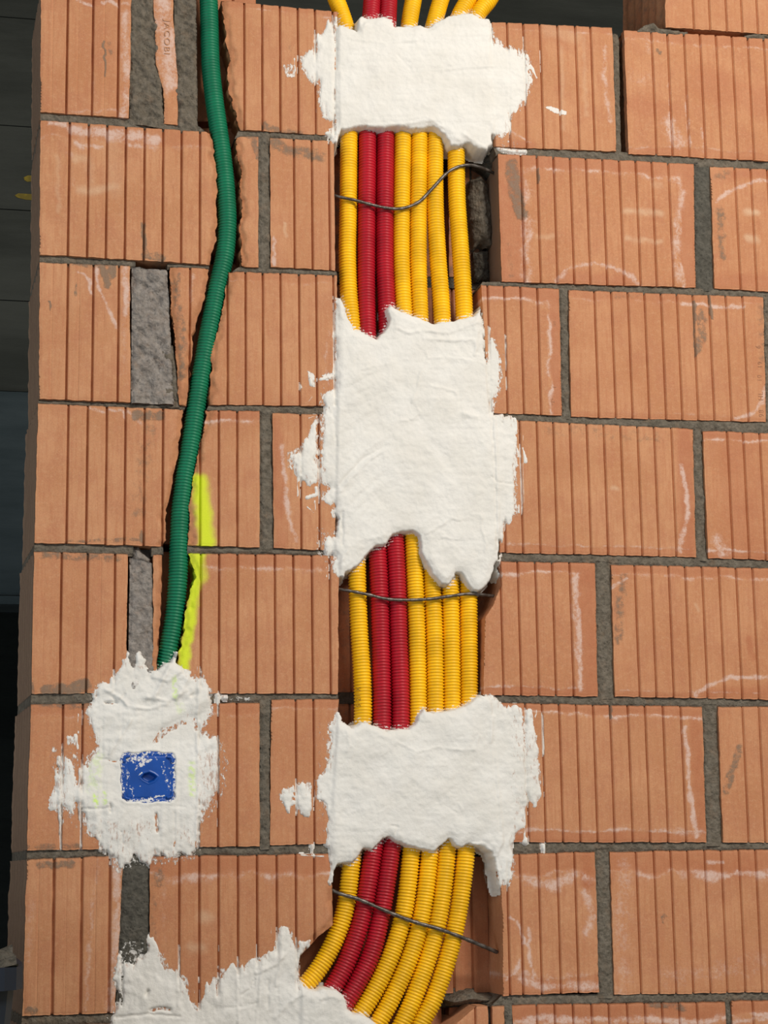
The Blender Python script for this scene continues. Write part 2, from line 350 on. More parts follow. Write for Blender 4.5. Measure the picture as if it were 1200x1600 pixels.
# ------------------------------------------------------------------ stain and plaster tracing (photo points on the wall face)
PATCH = {
 'P1': [[(530,38),(545,42),(556,47),(559,30),(563,25),(575,28),(600,25),(612,30),(618,40),(640,40),(655,38),(668,41),(685,32),(700,24),(722,20),(738,19),(752,27),(766,29),(770,45),(776,60),(790,70),(808,76),(822,80),(828,95),(832,125),(826,150),(812,172),(800,182),(797,205),(785,215),(770,212),(770,225),(762,236),(745,234),(732,226),(716,231),(703,229),(692,212),(676,202),(655,203),(645,203),(630,201),(615,200),(600,203),(580,200),(560,198),(545,203),(535,205),(527,227),(520,224),(517,212),(508,208),(520,200),(518,190),(508,187),(500,172),(496,152),(496,130),(488,132),(478,122),(470,108),(468,90),(478,80),(492,76),(495,60),(508,42),(514,30),(520,36),(524,24),(530,26)]],
 'P2': [[(526,462),(533,465),(541,480),(546,500),(555,514),(568,517),(578,524),(588,528),(601,514),(606,500),(602,482),(610,475),(625,483),(645,492),(665,499),(680,505),(700,501),(722,497),(738,492),(746,484),(753,478),(756,520),(758,560),(761,560),(764,528),(770,527),(776,540),(782,560),(785,590),(782,612),(774,625),(772,645),(778,650),(800,650),(806,660),(808,700),(808,760),(809,800),(800,812),(788,820),(783,838),(780,858),(780,882),(784,905),(780,900),(776,880),(772,890),(768,905),(760,917),(748,925),(738,924),(730,914),(722,898),(714,898),(708,910),(700,918),(688,914),(676,900),(664,880),(658,862),(655,838),(645,831),(630,832),(614,836),(604,852),(585,857),(574,868),(565,880),(552,892),(542,896),(538,904),(528,900),(520,896),(518,884),(522,870),(508,862),(502,850),(510,840),(524,838),(526,812),(520,800),(522,790),(502,782),(502,768),(515,765),(501,752),(502,700),(499,665),(500,648),(512,636),(500,632),(502,615),(522,606),(521,580),(524,560),(521,545),(522,530),(519,526),(524,515),(523,490)],
        [(496,650),(497,700),(498,740),(496,752),(486,758),(472,752),(462,745),(452,730),(448,712),(453,704),(468,700),(475,688),(484,672),(490,655)]],
 'P3': [[(524,1108),(532,1112),(537,1126),(550,1137),(562,1126),(575,1127),(590,1133),(604,1140),(622,1136),(638,1138),(648,1132),(655,1112),(662,1106),(672,1112),(700,1108),(725,1102),(740,1090),(750,1084),(768,1085),(776,1095),(788,1104),(814,1104),(818,1130),(821,1112),(832,1108),(830,1130),(838,1160),(845,1210),(844,1245),(836,1262),(828,1250),(820,1262),(818,1290),(806,1305),(800,1322),(805,1345),(800,1375),(792,1390),(785,1380),(781,1395),(776,1370),(772,1350),(766,1333),(750,1325),(732,1320),(722,1325),(712,1322),(702,1312),(692,1320),(680,1332),(665,1330),(645,1326),(630,1322),(616,1316),(607,1308),(598,1314),(588,1322),(582,1330),(568,1328),(560,1342),(550,1350),(535,1349),(528,1352),(524,1362),(519,1376),(516,1352),(513,1332),(512,1300),(512,1270),(503,1258),(496,1248),(494,1222),(500,1208),(510,1206),(510,1175),(512,1150),(515,1128),(520,1126)],
        [(436,1240),(446,1232),(457,1230),(458,1250),(452,1270),(446,1262),(438,1252)], [(463,1226),(474,1220),(487,1222),(487,1250),(482,1270),(468,1268),(462,1250)]],
 'P4': [[(196,1032),(200,1026),(206,1040),(210,1036),(216,1024),(222,1026),(222,1040),(232,1047),(246,1046),(256,1036),(266,1034),(272,1022),(277,1036),(290,1044),(298,1052),(310,1060),(318,1056),(326,1072),(331,1084),(334,1110),(328,1125),(318,1140),(330,1150),(343,1152),(342,1175),(344,1200),(340,1235),(326,1262),(316,1285),(310,1300),(311,1325),(295,1333),(282,1338),(276,1350),(268,1346),(262,1328),(250,1338),(240,1335),(235,1350),(226,1345),(216,1336),(206,1331),(200,1348),(190,1352),(180,1340),(172,1345),(166,1330),(160,1322),(155,1328),(150,1310),(132,1305),(128,1270),(120,1260),(114,1275),(100,1265),(95,1310),(90,1270),(78,1262),(76,1252),(84,1232),(88,1180),(92,1186),(95,1225),(98,1180),(108,1188),(114,1195),(120,1218),(126,1225),(130,1200),(138,1180),(150,1168),(148,1150),(144,1140),(134,1125),(132,1108),(145,1098),(147,1080),(150,1068),(170,1066),(178,1054),(192,1046)],
        [(108,1150),(118,1148),(120,1158),(116,1165),(108,1163)], [(113,1180),(118,1178),(123,1190),(120,1194)], [(82,1166),(90,1168),(88,1176),(80,1174)]],
 'P5': [[(172,1610),(176,1585),(182,1570),(192,1555),(180,1545),(175,1535),(178,1515),(186,1500),(191,1480),(192,1500),(200,1505),(212,1500),(220,1492),(232,1490),(235,1468),(245,1482),(256,1492),(262,1510),(275,1514),(283,1520),(292,1528),(296,1545),(298,1562),(308,1572),(316,1568),(324,1540),(332,1528),(342,1526),(345,1512),(356,1515),(364,1505),(372,1512),(380,1510),(388,1500),(405,1496),(415,1490),(428,1484),(436,1450),(440,1446),(456,1450),(459,1475),(462,1484),(468,1470),(486,1468),(482,1478),(472,1490),(470,1505),(469,1530),(478,1542),(492,1546),(510,1542),(528,1545),(538,1556),(544,1575),(556,1582),(570,1584),(590,1600),(605,1640),(600,1700),(165,1700)]]}
WASH = [ # thin residue on bricks: (poly, strength, feather)
 ([(320,1140),(350,1150),(362,1190),(355,1240),(335,1275),(310,1320),(300,1150)], .50, 14),
 ([(75,1165),(130,1165),(150,1320),(110,1290),(75,1262)], .42, 12), ([(495,1115),(516,1115),(514,1330),(494,1320),(490,1200)], .40, 8),
 ([(500,560),(526,555),(526,645),(497,650)], .36, 8), ([(440,640),(500,645),(505,660),(470,670)], .30, 8), ([(465,755),(525,760),(525,860),(500,865),(470,800)], .34, 8),
 ([(770,520),(788,545),(790,610),(778,650),(768,640)], .40, 7), ([(806,655),(822,690),(822,800),(800,850),(784,850)], .32, 8), ([(775,35),(835,60),(840,160),(800,225),(765,225)], .34, 14),
 ([(445,60),(515,20),(520,210),(495,190),(440,125)], .28, 12), ([(440,100),(462,98),(464,124),(444,120)], .62, 6), ([(848,166),(860,166),(886,174),(884,180),(866,177)], .95, 4),
 ([(815,1100),(845,1105),(850,1290),(800,1330),(785,1400),(812,1380)], .36, 12), ([(190,1465),(240,1470),(242,1600),(185,1600)], .52, 14), ([(480,578),(492,584),(493,608),(482,600)], .78, 5),
 ([(500,586),(522,580),(522,592),(508,596)], .75, 5), ([(770,210),(800,205),(815,232),(780,245)], .45, 7), ([(300,1040),(345,1080),(350,1110),(320,1140)], .40, 10), ([(345,1085),(395,1088),(395,1096),(345,1096)], .55, 6),
 ([(150,1060),(120,1090),(120,1160),(150,1160)], .35, 9), ([(160,1325),(320,1320),(315,1345),(170,1365)], .50, 9), ([(130,1500),(190,1470),(200,1600),(170,1600)], .2, 8), ([(430,1440),(520,1440),(470,1510),(400,1510)], .32, 8),
 ([(448,1100),(505,1096),(515,1135),(500,1130)], .25, 6), ([(505,895),(525,870),(528,925),(512,930)], .3, 6), ([(490,820),(540,830),(535,905),(495,870)], .5, 9), ([(170,1335),(190,1335),(193,1370),(180,1365)], .6, 8)]
STROKES = [ # kind, pts, half width, strength
 ('spray', [(312,752),(318,800),(323,850)], 15, 1.0), ('spray', [(312,865),(306,905),(298,960),(290,1010),(286,1045)], 11, 1.0), ('spray', [(300,868),(310,900)], 16, .8), ('spray', [(165,1235),(150,1220)], 6, .3),
 ('bloom', [(78,192),(102,194)], 6, .9), ('bloom', [(112,205),(136,207)], 11, .95), ('bloom', [(118,225),(133,230)], 6, .7), ('bloom', [(143,206),(162,207)], 11, .95), ('bloom', [(142,228),(162,230)], 5, .7), ('bloom', [(172,212),(190,213)], 13, .95), ('bloom', [(200,212),(219,213)], 11, .95), ('bloom', [(202,228),(218,230)], 5, .8), ('bloom', [(230,216),(246,220)], 11, .8), ('bloom', [(100,240),(112,240),(115,290)], 3, .3),
 ('pale', [(120,248),(134,248)], 8, .7), ('pale', [(122,297),(150,297),(180,290)], 8, .7), ('pale', [(140,250),(142,285)], 8, .3), ('pale', [(175,225),(180,300)], 14, .25), ('pale', [(90,245),(92,330)], 4, .4),
 ('grey', [(224,350),(226,385),(232,402)], 5, .7), ('grey', [(225,398),(252,402)], 9, .6), ('grey', [(163,66),(164,118)], 2, 1), ('grey', [(170,68),(174,85)], 5, .4),
 ('bloom', [(122,-2),(132,6),(145,10)], 4, .9), ('bloom', [(160,3),(172,2),(184,9)], 4, .9), ('bloom', [(192,3),(200,6)], 4, .8), ('bloom', [(196,20),(196,80),(200,130),(192,180)], 9, .62), ('bloom', [(106,176),(140,173),(182,172)], 3, .6), ('bloom', [(148,120),(148,172)], 4, .35), ('deep', [(135,5),(180,-5)], 8, .7),
 ('bloom', [(120,425),(133,428),(140,440),(143,458)], 3, .8), ('bloom', [(150,418),(152,440),(160,462),(172,488),(183,512)], 4, .9), ('grey', [(160,418),(168,445)], 8, .95), ('grey', [(176,418),(172,430)], 9, .95), ('bloom', [(196,418),(197,490)], 7, .75), ('bloom', [(193,500),(194,620)], 8, .3), ('grey', [(118,440),(119,462)], 3, .6), ('grey', [(78,472),(78,486)], 2, .7), ('grey', [(110,412),(180,416)], 5, .6),
 ('bloom', [(140,638),(163,643)], 4, .7), ('bloom', [(170,640),(192,643),(193,652)], 3, .8), ('bloom', [(200,642),(208,652),(222,662)], 4, .8), ('grey', [(212,648),(250,650)], 10, .85), ('grey', [(235,665),(225,720),(215,800)], 16, .33), ('grey', [(102,846),(222,842)], 4, .5), ('grey', [(222,830),(222,848)], 4, .7),
 ('grey', [(68,868),(185,872)], 8, .55), ('grey', [(72,1080),(95,1076)], 12, .95), ('grey', [(112,1078),(130,1072)], 15, .95), ('grey', [(135,1085),(200,1075)], 8, .5), ('grey', [(52,1070),(50,1084)], 5, .7), ('grey', [(60,1100),(140,1104)], 7, .5),
 ('bloom', [(154,1345),(146,1400),(142,1450),(134,1580)], 5, .5), ('bloom', [(182,1345),(184,1430),(180,1500),(172,1575)], 10, .75), ('grey', [(62,1352),(112,1350)], 8, .75), ('grey', [(46,1580),(56,1578)], 9, .8), ('bloom', [(48,1400),(46,1500)], 8, .3), ('grey', [(45,1325),(120,1322)], 8, .5),
 ('grey', [(245,1345),(250,1380)], 12, .5), ('grey', [(240,1400),(240,1500)], 6, .35), ('pale', [(314,1432),(330,1434)], 10, .7), ('pale', [(300,1480),(314,1482)], 10, .6), ('bloom', [(255,1350),(258,1500)], 5, .25),
 ('grey', [(428,222),(450,236),(480,238),(500,245)], 12, .6), ('bloom', [(427,370),(429,412)], 4, .9), ('pale', [(445,350),(446,370)], 3, .8), ('grey', [(375,205),(396,215),(402,245)], 7, .7),
 ('grey', [(412,196),(445,208),(470,208)], 8, .6), ('grey', [(452,70),(460,85)], 6, .3), ('bloom', [(514,520),(508,560),(512,600)], 3, .5), ('grey', [(465,425),(470,440)], 5, .3),
 ('bloom', [(440,695),(446,760),(452,810),(462,845)], 5, .75), ('deep', [(432,660),(440,850)], 10, .7), ('pale', [(355,428),(352,450),(340,520)], 3, .5),
 ('grey', [(800,258),(803,300),(815,332)], 13, .85), ('grey', [(839,262),(840,285)], 2.5, 1), ('bloom', [(822,295),(820,350),(818,430)], 9, .55), ('pale', [(978,330),(1032,333)], 6, .75), ('pale', [(980,374),(1032,377)], 5, .6), ('pale', [(838,368),(862,370)], 5, .5), ('pale', [(1020,288),(1032,290)], 5, .5), ('bloom', [(1068,300),(1058,340),(1056,400),(1062,440)], 7, .6), ('grey', [(795,380),(800,430)], 7, .3), ('bloom', [(868,440),(885,422),(910,412),(955,416),(985,430),(1000,445)], 5, .75), ('deep', [(880,436),(980,440)], 12, .7),
 ('grey', [(1122,275),(1140,270)], 8, .4), ('bloom', [(1118,318),(1135,302),(1160,290),(1185,282),(1210,280)], 4, .85), ('pale', [(1166,331),(1182,332)], 6, .9), ('pale', [(1168,372),(1182,374)], 7, .9), ('grey', [(1125,330),(1128,400)], 9, .5), ('deep', [(1150,272),(1210,270)], 9, .8), ('deep', [(1130,440),(1220,440)], 14, .6),
 ('grey', [(1085,470),(1085,520),(1088,556)], 3, 1), ('grey', [(1094,490),(1098,520),(1092,545)], 10, .55), ('grey', [(1110,462),(1112,500)], 2.5, 1), ('bloom', [(1064,474),(1100,476),(1130,480),(1162,478)], 4, .8), ('bloom', [(1197,605),(1190,630),(1178,645),(1150,655)], 5, .85), ('grey', [(1190,480),(1195,560)], 12, .35), ('grey', [(965,462),(1000,464)], 7, .35),
 ('bloom', [(1064,725),(1072,760),(1075,800),(1065,840),(1062,860)], 5, .8), ('deep', [(1070,675),(1076,860)], 14, .85), ('pale', [(958,762),(964,765)], 4, .8), ('grey', [(860,672),(1040,684)], 14, .28), ('bloom', [(1120,845),(1130,862)], 14, .7), ('deep', [(1150,700),(1160,860)], 34, .5),
 ('grey', [(974,900),(970,940),(966,1000)], 10, .5), ('bloom', [(957,918),(978,903)], 4, .9), ('bloom', [(1085,1085),(1110,1070),(1135,1060),(1180,1058),(1220,1060)], 5, .85), ('deep', [(1100,1086),(1220,1078)], 10, .7), ('deep', [(1170,1000),(1176,1030)], 6, .7), ('pale', [(1088,945),(1090,955)], 3, .6),
 ('bloom', [(898,905),(902,950),(906,1000),(908,1075)], 5, .9), ('deep', [(918,890),(924,1080)], 11, .8),
 ('grey', [(1155,1168),(1140,1215),(1135,1235)], 8, .65), ('bloom', [(1070,1135),(1074,1180),(1078,1240),(1088,1308)], 5, .95), ('deep', [(1085,1115),(1096,1300)], 10, .75), ('grey', [(953,1104),(955,1122)], 2.5, 1), ('bloom', [(1040,1296),(1090,1300)], 9, .5),
 ('bloom', [(820,1372),(845,1380),(870,1385),(895,1368)], 11, .8), ('bloom', [(798,1432),(812,1448),(820,1475)], 3.5, .9), ('bloom', [(826,1450),(828,1500),(835,1530)], 4, .8), ('bloom', [(792,1530),(806,1518),(812,1500)], 5, .8), ('bloom', [(815,1530),(845,1543),(900,1540),(930,1540)], 10, .7), ('bloom', [(915,1395),(926,1430),(918,1460)], 10, .6), ('deep', [(918,1340),(918,1380)], 12, .9),
 ('bloom', [(975,1345),(972,1440),(975,1545)], 20, .42), ('deep', [(1080,1355),(1200,1350)], 18, .7), ('bloom', [(1108,1346),(1130,1348)], 4, .8), ('bloom', [(1135,1372),(1150,1364),(1165,1362),(1200,1366)], 4, .9), ('bloom', [(1040,1530),(1100,1520),(1220,1500)], 22, .38), ('grey', [(1034,1438),(1040,1430)], 3, .6),
 ('bloom', [(815,1595),(850,1588),(900,1594),(1000,1592),(1090,1600),(1120,1592)], 7, .8), ('grey', [(1015,1568),(1070,1575)], 7, .6), ('bloom', [(1140,1598),(1200,1590)], 6, .7), ('deep', [(860,1576),(1130,1576)], 8, .6),
 ('bloom', [(992,120),(1020,128)], 16, .35), ('bloom', [(1045,195),(1060,225)], 16, .7), ('bloom', [(1010,60),(1015,80)], 8, .4), ('deep', [(1100,130),(1200,160)], 26, .5), ('deep', [(990,165),(1060,175)], 16, .4), ('bloom', [(1045,130),(1048,220)], 3, .6), ('bloom', [(1072,150),(1078,230)], 3, .6), ('bloom', [(1096,200),(1100,240)], 3, .6), ('grey', [(1028,76),(1032,86)], 3, .6),
 ('bloom', [(946,75),(944,120),(948,160),(954,190)], 5, .6), ('pale', [(856,45),(900,58)], 12, .4), ('pale', [(877,75),(880,200)], 4, .45), ('pale', [(912,60),(916,180)], 4, .4), ('bloom', [(800,205),(830,225)], 3, .7), ('deep', [(800,225),(830,230)], 8, .7),
 ('bloom', [(245,10),(246,60),(250,105),(262,150)], 5, .5), ('bloom', [(256,5),(262,60),(268,130)], 17, .75), ('grey', [(280,430),(276,480)], 5, .5), ('grey', [(272,440),(286,520),(284,590)], 8, .55), ('bloom', [(300,430),(298,470)], 5, .5)]
def lime_at(px, py):
    v = np.zeros(np.shape(px))
    for P in PATCH.values():
        for poly in P:
            p = np.array(poly)
            m = (px > p[:, 0].min() - 16) & (px < p[:, 0].max() + 16) & (py > p[:, 1].min() - 16) & (py < p[:, 1].max() + 16)
            if m.any():
                s = sdf(px[m], py[m], poly); v[m] = np.maximum(v[m], sm(-9, 3, s) * 0.62)
    for poly, st, fe in WASH:
        p = np.array(poly)
        m = (px > p[:, 0].min() - fe) & (px < p[:, 0].max() + fe) & (py > p[:, 1].min() - fe) & (py < p[:, 1].max() + fe)
        if m.any():
            s = sdf(px[m], py[m], poly); v[m] = np.maximum(v[m], sm(-fe * .6, fe * .5, s) * st)
    return v
KIND = {'bloom': 0, 'grey': 1, 'deep': 2, 'spray': 3}
def stains(px, py):
    A = np.zeros(px.shape + (4,)); B = np.zeros(px.shape + (4,))
    wx = px + 2.5 * vn(px / 9, py / 9, 5); wy = py + 2.5 * vn(px / 9, py / 9, 6)
    x0, x1, y0, y1 = px.min() - 30, px.max() + 30, py.min() - 30, py.max() + 30
    for kind, pts, w, st in STROKES:
        p = np.array(pts)
        if p[:, 0].max() < x0 or p[:, 0].min() > x1 or p[:, 1].max() < y0 or p[:, 1].min() > y1: continue
        d = segdist(wx, wy, pts)
        if kind in ('deep', 'spray'): v = st * sm(1.5, 0.1 if kind == 'spray' else 0.35, d / w)
        elif kind == 'grey': v = st * sm(1.2, 0.4, d / w)
        else: v = st * sm(1.4, 0.1, d / w)
        if kind == 'pale': B[..., 1] = np.maximum(B[..., 1], v)
        else: A[..., KIND[kind]] = np.maximum(A[..., KIND[kind]], v)
    return A, B

# ------------------------------------------------------------------ the brick wall
wall_core = None
cx = [195, 1300, 1300, 195]
x0, _ = inv(195, 800); x1, _ = inv(1320, 800)
ztop = float(inv(600, 75)[1])
core = box('wall_front', float(x0), float(x1), 0.135, 0.245, -2.65, ztop - 0.02, MORTAR_D)
struct(core)
BOXP = [(193,1180),(200,1178),(212,1180),(222,1178),(236,1176),(246,1177),(255,1180),(268,1179),(272,1187),(270,1200),(272,1220),(270,1238),(271,1246),(264,1251),(245,1250),(230,1253),(214,1250),(200,1251),(192,1246),(193,1232),(190,1218),(193,1205),(190,1188)]
GROOVES = []   # (X, halfwidth, ztop, zbot, depth): also used by the plaster
CELL = 0.0027
bseed = [0]
def brick(L, R, grooves=(), faint=(), frame=None, depth=0.13, Y0=0.0, rough=(0.0006, 0.0006), flare=0.0, sideg=0, gw=0.0021, gd=0.0085, tilt=0.0, label=None, cell=CELL, dark=0.0, grime=0.0):
    bseed[0] += 1; sd = bseed[0] * 7
    if Y0 < 0.03: tilt = tilt + 0.0012 * ((bseed[0] * 0.618) % 1 - 0.5)
    L = np.array(L, float); R = np.array(R, float)
    LX, LZ = inv(L[:, 0], L[:, 1], Y0); RX, RZ = inv(R[:, 0], R[:, 1], Y0)
    xa, xb = min(LX.min(), RX.min()), max(RX.max(), LX.max())
    ym = (L[:, 1].mean() + R[:, 1].mean()) / 2
    gx = [float(inv(g, ym, Y0)[0]) for g in grooves]; fx = [float(inv(g, ym, Y0)[0]) for g in faint]
    cols = list(np.arange(xa, xb, cell)) + [xb]
    for g in gx:
        cols = [c for c in cols if abs(c - g) > gw * 1.7]
        cols += [g - gw * 1.5, g - gw * 1.05, g - gw * 0.75, g, g + gw * 0.75, g + gw * 1.05, g + gw * 1.5]
    for g in fx: cols += [g - 0.0011, g, g + 0.0011]
    cols = np.array(sorted(c for c in cols if xa <= c <= xb))
    zt = np.interp(cols, [LX[0], RX[0]], [LZ[0], RZ[0]]); zb = np.interp(cols, [LX[-1], RX[-1]], [LZ[-1], RZ[-1]])
    zt = zt + vn(cols / 0.006, 0, sd) * 0.0006 + vn(cols / 0.02, 0, sd + 1) * 0.0006
    zb = zb + vn(cols / 0.006, 9, sd) * 0.0006 + vn(cols / 0.02, 7, sd + 1) * 0.0006
    nr = max(6, int((zt.max() - zb.min()) / cell))
    t = np.linspace(0, 1, nr)[:, None]
    Z = zt[None] * (1 - t) + zb[None] * t
    lx = np.interp(-Z, -LZ, LX); rx = np.interp(-Z, -RZ, RX)
    lx = lx + rough[0] * (1.1 * vn(Z / 0.026, 0, sd + 2) + 0.8 * vn(Z / 0.009, 1, sd + 2) + 0.35 * vn(Z / 0.0035, 1, sd + 2)); rx = rx + rough[1] * (1.1 * vn(Z / 0.026, 3, sd + 3) + 0.8 * vn(Z / 0.009, 4, sd + 3) + 0.35 * vn(Z / 0.0035, 4, sd + 3))
    X = np.clip(cols[None] + 0 * Z, np.minimum(lx, rx), np.maximum(lx, rx))
    Y = np.zeros_like(X) + tilt + Y0
    Xc = cols[None] + 0 * Z
    fade = 1.0
    for g in gx:
        gj = g + 0.0004 * vn(Z / 0.03, g * 90, sd)
        gi = sm(gw * 1.1, gw * 0.72, np.abs(Xc - g)); Y += gd * gi * (0.85 + 0.15 * vn(Z / 0.03, g * 50, sd))
        GROOVES.append((g, gw, zt.mean(), zb.mean(), Y0))
    for g in fx: Y += 0.0007 * sm(0.0011, 0.0, np.abs(Xc - g))
    pxx, pyy = proj(X, Z, Y0)
    if Y0 < 0.03 and pxx.min() < 180 and pxx.max() > 290 and 1090 < pyy.mean() < 1340: Y += 0.03 * sm(0, 4, sdf(pxx, pyy, BOXP))
    ed = np.minimum(np.minimum(X - lx, rx - X), np.minimum(zt[None] - Z, Z - zb[None]))
    Y += 0.0012 * sm(0.0035, 0, ed) + 0.0005 * fbm(X / 0.05, Z / 0.05, sd) + 0.0002 * vn(X / .006, Z / .02, sd)
    px, py = proj(X, Z, Y0)
    if Y0 < 0.03:
        A, B = stains(px, py); B[..., 0] = lime_at(px, py)
    else:
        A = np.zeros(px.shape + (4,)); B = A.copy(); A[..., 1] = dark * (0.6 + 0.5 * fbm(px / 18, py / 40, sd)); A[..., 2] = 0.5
    if rough[0] > 0.001:
        w = 0.006 + 0.006 * (vn(Z / .02, 5, sd) + 1); k = sm(w, w * .3, X - lx); B[..., 2] = np.maximum(B[..., 2], k * .8); Y += k * 0.0040 * (1 + 0.5 * vn(X / .004, Z / .012, sd))
    if rough[1] > 0.001:
        w = 0.006 + 0.006 * (vn(Z / .02, 6, sd) + 1); k = sm(w, w * .3, rx - X); B[..., 2] = np.maximum(B[..., 2], k * .8); Y += k * 0.0040 * (1 + 0.5 * vn(X / .004, Z / .012, sd))
    if frame:
        it, ir, ib, il, st = frame
        nz = 1 + 0.22 * fbm(px / 30, py / 30, sd + 9) * 2
        big = 1e3
        q = np.full(px.shape, big)
        pt_, pb_ = proj(cols, zt, Y0)[1], proj(cols, zb, Y0)[1]
        if it: q = np.minimum(q, (py - pt_[None]) / it)
        if ib: q = np.minimum(q, (pb_[None] - py) / ib)
        if ir: q = np.minimum(q, (rx - X) * 855 / ir)
        if il: q = np.minimum(q, (X - lx) * 855 / il)
        q = q / nz
        mod = 0.45 + 0.75 * np.clip(fbm(px / 16, py / 22, sd + 4) + 0.5, 0, 1)
        A[..., 0] = np.maximum(A[..., 0], st * mod * (0.85 * np.exp(-((q - 1) / 0.14) ** 2) + 0.4 * sm(1.7, 1.0, q) * sm(.5, 1, q)))
        A[..., 2] = np.maximum(A[..., 2], min(1, st + .1) * 0.85 * sm(1.05, 0.8, q))
        Y -= 0.0005 * sm(0.8, 1.05, q)
    ds = [Y0 + 0.004, Y0 + 0.03, Y0 + depth]
    if sideg: ds = list(Y0 + np.linspace(0.004, depth, sideg * 4 + 1))
    br = (rough[0] > 0.001, rough[1] > 0.001)
    def sx(k, r, side):
        y = ds[k] - Y0
        if sideg:
            m = side == 1
            ph = (k % 4)
            r[m, 0] -= flare * (y / depth); r[m, 0] += (0.0035 if ph in (2, 3) else 0) + 0.0008 * vn(r[m, 2] / .01, k, sd)
        if k == 1 and not sideg:
            for s_, f_ in ((1, br[0]), (2, br[1])):
                if f_: m = side == s_; r[m, 0] += 0.003 * vn(r[m, 2] / .008, 2, sd)
        return r
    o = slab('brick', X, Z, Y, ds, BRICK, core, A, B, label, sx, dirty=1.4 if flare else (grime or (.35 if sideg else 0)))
    return o

def mortar(T, Bt, mat=None, Y0=0.0045, amp=0.003, depth=0.12, name='mortar_joint', cell=0.003, label=None, grow=2.0, flare=0.0):
    """T and Bt: photo polylines (left to right) of the joint's upper and lower edge"""
    bseed[0] += 1; sd = bseed[0] * 5
    T = np.array(T, float); Bt = np.array(Bt, float)
    TX, TZ = inv(T[:, 0], T[:, 1] - grow); BX, BZ = inv(Bt[:, 0], Bt[:, 1] + grow)
    xa = min(TX[0], BX[0]) - grow * 0.0; xb = max(TX[-1], BX[-1])
    n = max(4, int((xb - xa) / cell)); 
    hz = TZ.max() - BZ.min(); m = max(4, int(hz / cell) if hz > 0.05 else 7)
    s = np.linspace(0, 1, n)[None]; t = np.linspace(0, 1, m)[:, None]
    # edges left/right follow the end points
    Xl = TX[0] * (1 - t) + BX[0] * t; Xr = TX[-1] * (1 - t) + BX[-1] * t
    X = Xl * (1 - s) + Xr * s
    Z = np.interp(X, TX, TZ) * (1 - t) + np.interp(X, BX, BZ) * t
    Y = Y0 + amp * (1.3 * fbm(X / 0.02, Z / 0.02, sd) + 0.7 * fbm(X / 0.006, Z / 0.006, sd + 3)) 
    edge = np.minimum(t, 1 - t) * hz if hz < 0.05 else np.minimum(s, 1 - s) * (xb - xa)
    Y = Y + 0.004 * sm(0.0045, 0.0012, edge)
    px, py = proj(X, Z)
    B = np.zeros(px.shape + (4,)); B[..., 0] = lime_at(px, py)
    A = np.zeros(px.shape + (4,))
    left = T[0, 0] < 66
    ds = [Y0 + 0.02, 0.235 if left else max(Y0 + 0.03, depth)]
    fl = 0.007 + 0.015 * (T[0, 1] - 174) / 1426
    def sx(k, r, side):
        if left: m = side == 1; r[m, 0] += 0.002 - fl * ds[k] / .235
        return r
    return slab(name, X, Z, Y, ds, mat or MORTAR, core, A, B, label, sx)

def gr(a, step, n): return [a + step * k for k in range(n)]
BRO = 0.0026
END = dict(depth=0.235, sideg=6)
# course 0
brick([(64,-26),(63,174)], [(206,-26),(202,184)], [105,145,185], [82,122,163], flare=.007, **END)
strip = brick([(240,-20),(243,100),(257,142),(256,193)], [(270,-20),(273,60),(278,120),(278,195)], tilt=0.001, frame=None, rough=(.001,.0008))
brick([(345,0),(348,30),(353,60),(358,110),(360,150),(368,180),(374,202)], [(527,18),(530,212)], [382,410,438,466,493,521], rough=(BRO,.0006), frame=(9,0,0,0,.4))
brick([(765,34),(775,229)], [(957,43),(963,236)], [(770),(795),820.5,846.5,874,902,926], frame=(10,0,0,0,.4))
brick([(975,47),(982,240)], [(1245,62),(1245,254)], [1022,1047,1073,1098,1123,1148,1173,1198,1223], frame=(16,0,12,0,.45), sideg=3, depth=.13)
brick([(1040,-160),(1040,42)], [(1260,-160),(1260,57)], [1080,1105,1131,1155,1179,1204,1230], depth=0.245, sideg=6, label='terracotta block of the next course, standing alone above the wall top')
# course 1
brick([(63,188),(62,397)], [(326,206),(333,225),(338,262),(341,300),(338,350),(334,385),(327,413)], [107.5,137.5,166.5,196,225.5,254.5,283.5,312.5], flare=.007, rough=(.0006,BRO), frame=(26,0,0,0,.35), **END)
brick([(367,213),(372,245),(377,290),(380,330),(375,370),(378,415)], [(404,213),(404,418)], [], rough=(BRO,.0006))
brick([(422,215),(423,417)], [(522,220),(524,422)], [460,488,515])
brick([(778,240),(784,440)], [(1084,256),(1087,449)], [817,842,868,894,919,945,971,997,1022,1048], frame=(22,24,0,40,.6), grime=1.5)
brick([(1110,260),(1117,451)], [(1250,266),(1250,457)], [1153,1178,1204,1230], frame=(0,0,0,0,0) and None)
# course 2
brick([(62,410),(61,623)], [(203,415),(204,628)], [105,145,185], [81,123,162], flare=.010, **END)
brick([(264,417),(268,470),(273,540),(281,632)], [(328,419),(316,470),(303,530),(297,580),(292,634)], [297], rough=(.0015,BRO))
brick([(357,424),(354,460),(344,500),(333,540),(329,590),(327,632)], [(527,430),(527,634)], [356,384,411,439,468,495,522], rough=(BRO,.0006), frame=(14,0,0,0,.3))
brick([(752,445),(765,645)], [(874,451),(878,649)], [764.5,790.5,816,842.5], frame=(20,17,0,0,.75))
brick([(889,453),(893,651)], [(1193,464),(1197,659)], [932.5,959,985,1011,1037,1062,1087,1112,1138.5,1165], frame=(13,0,8,0,.3))
brick([(1205,466),(1208,661)], [(1300,470),(1300,664)], [1245])
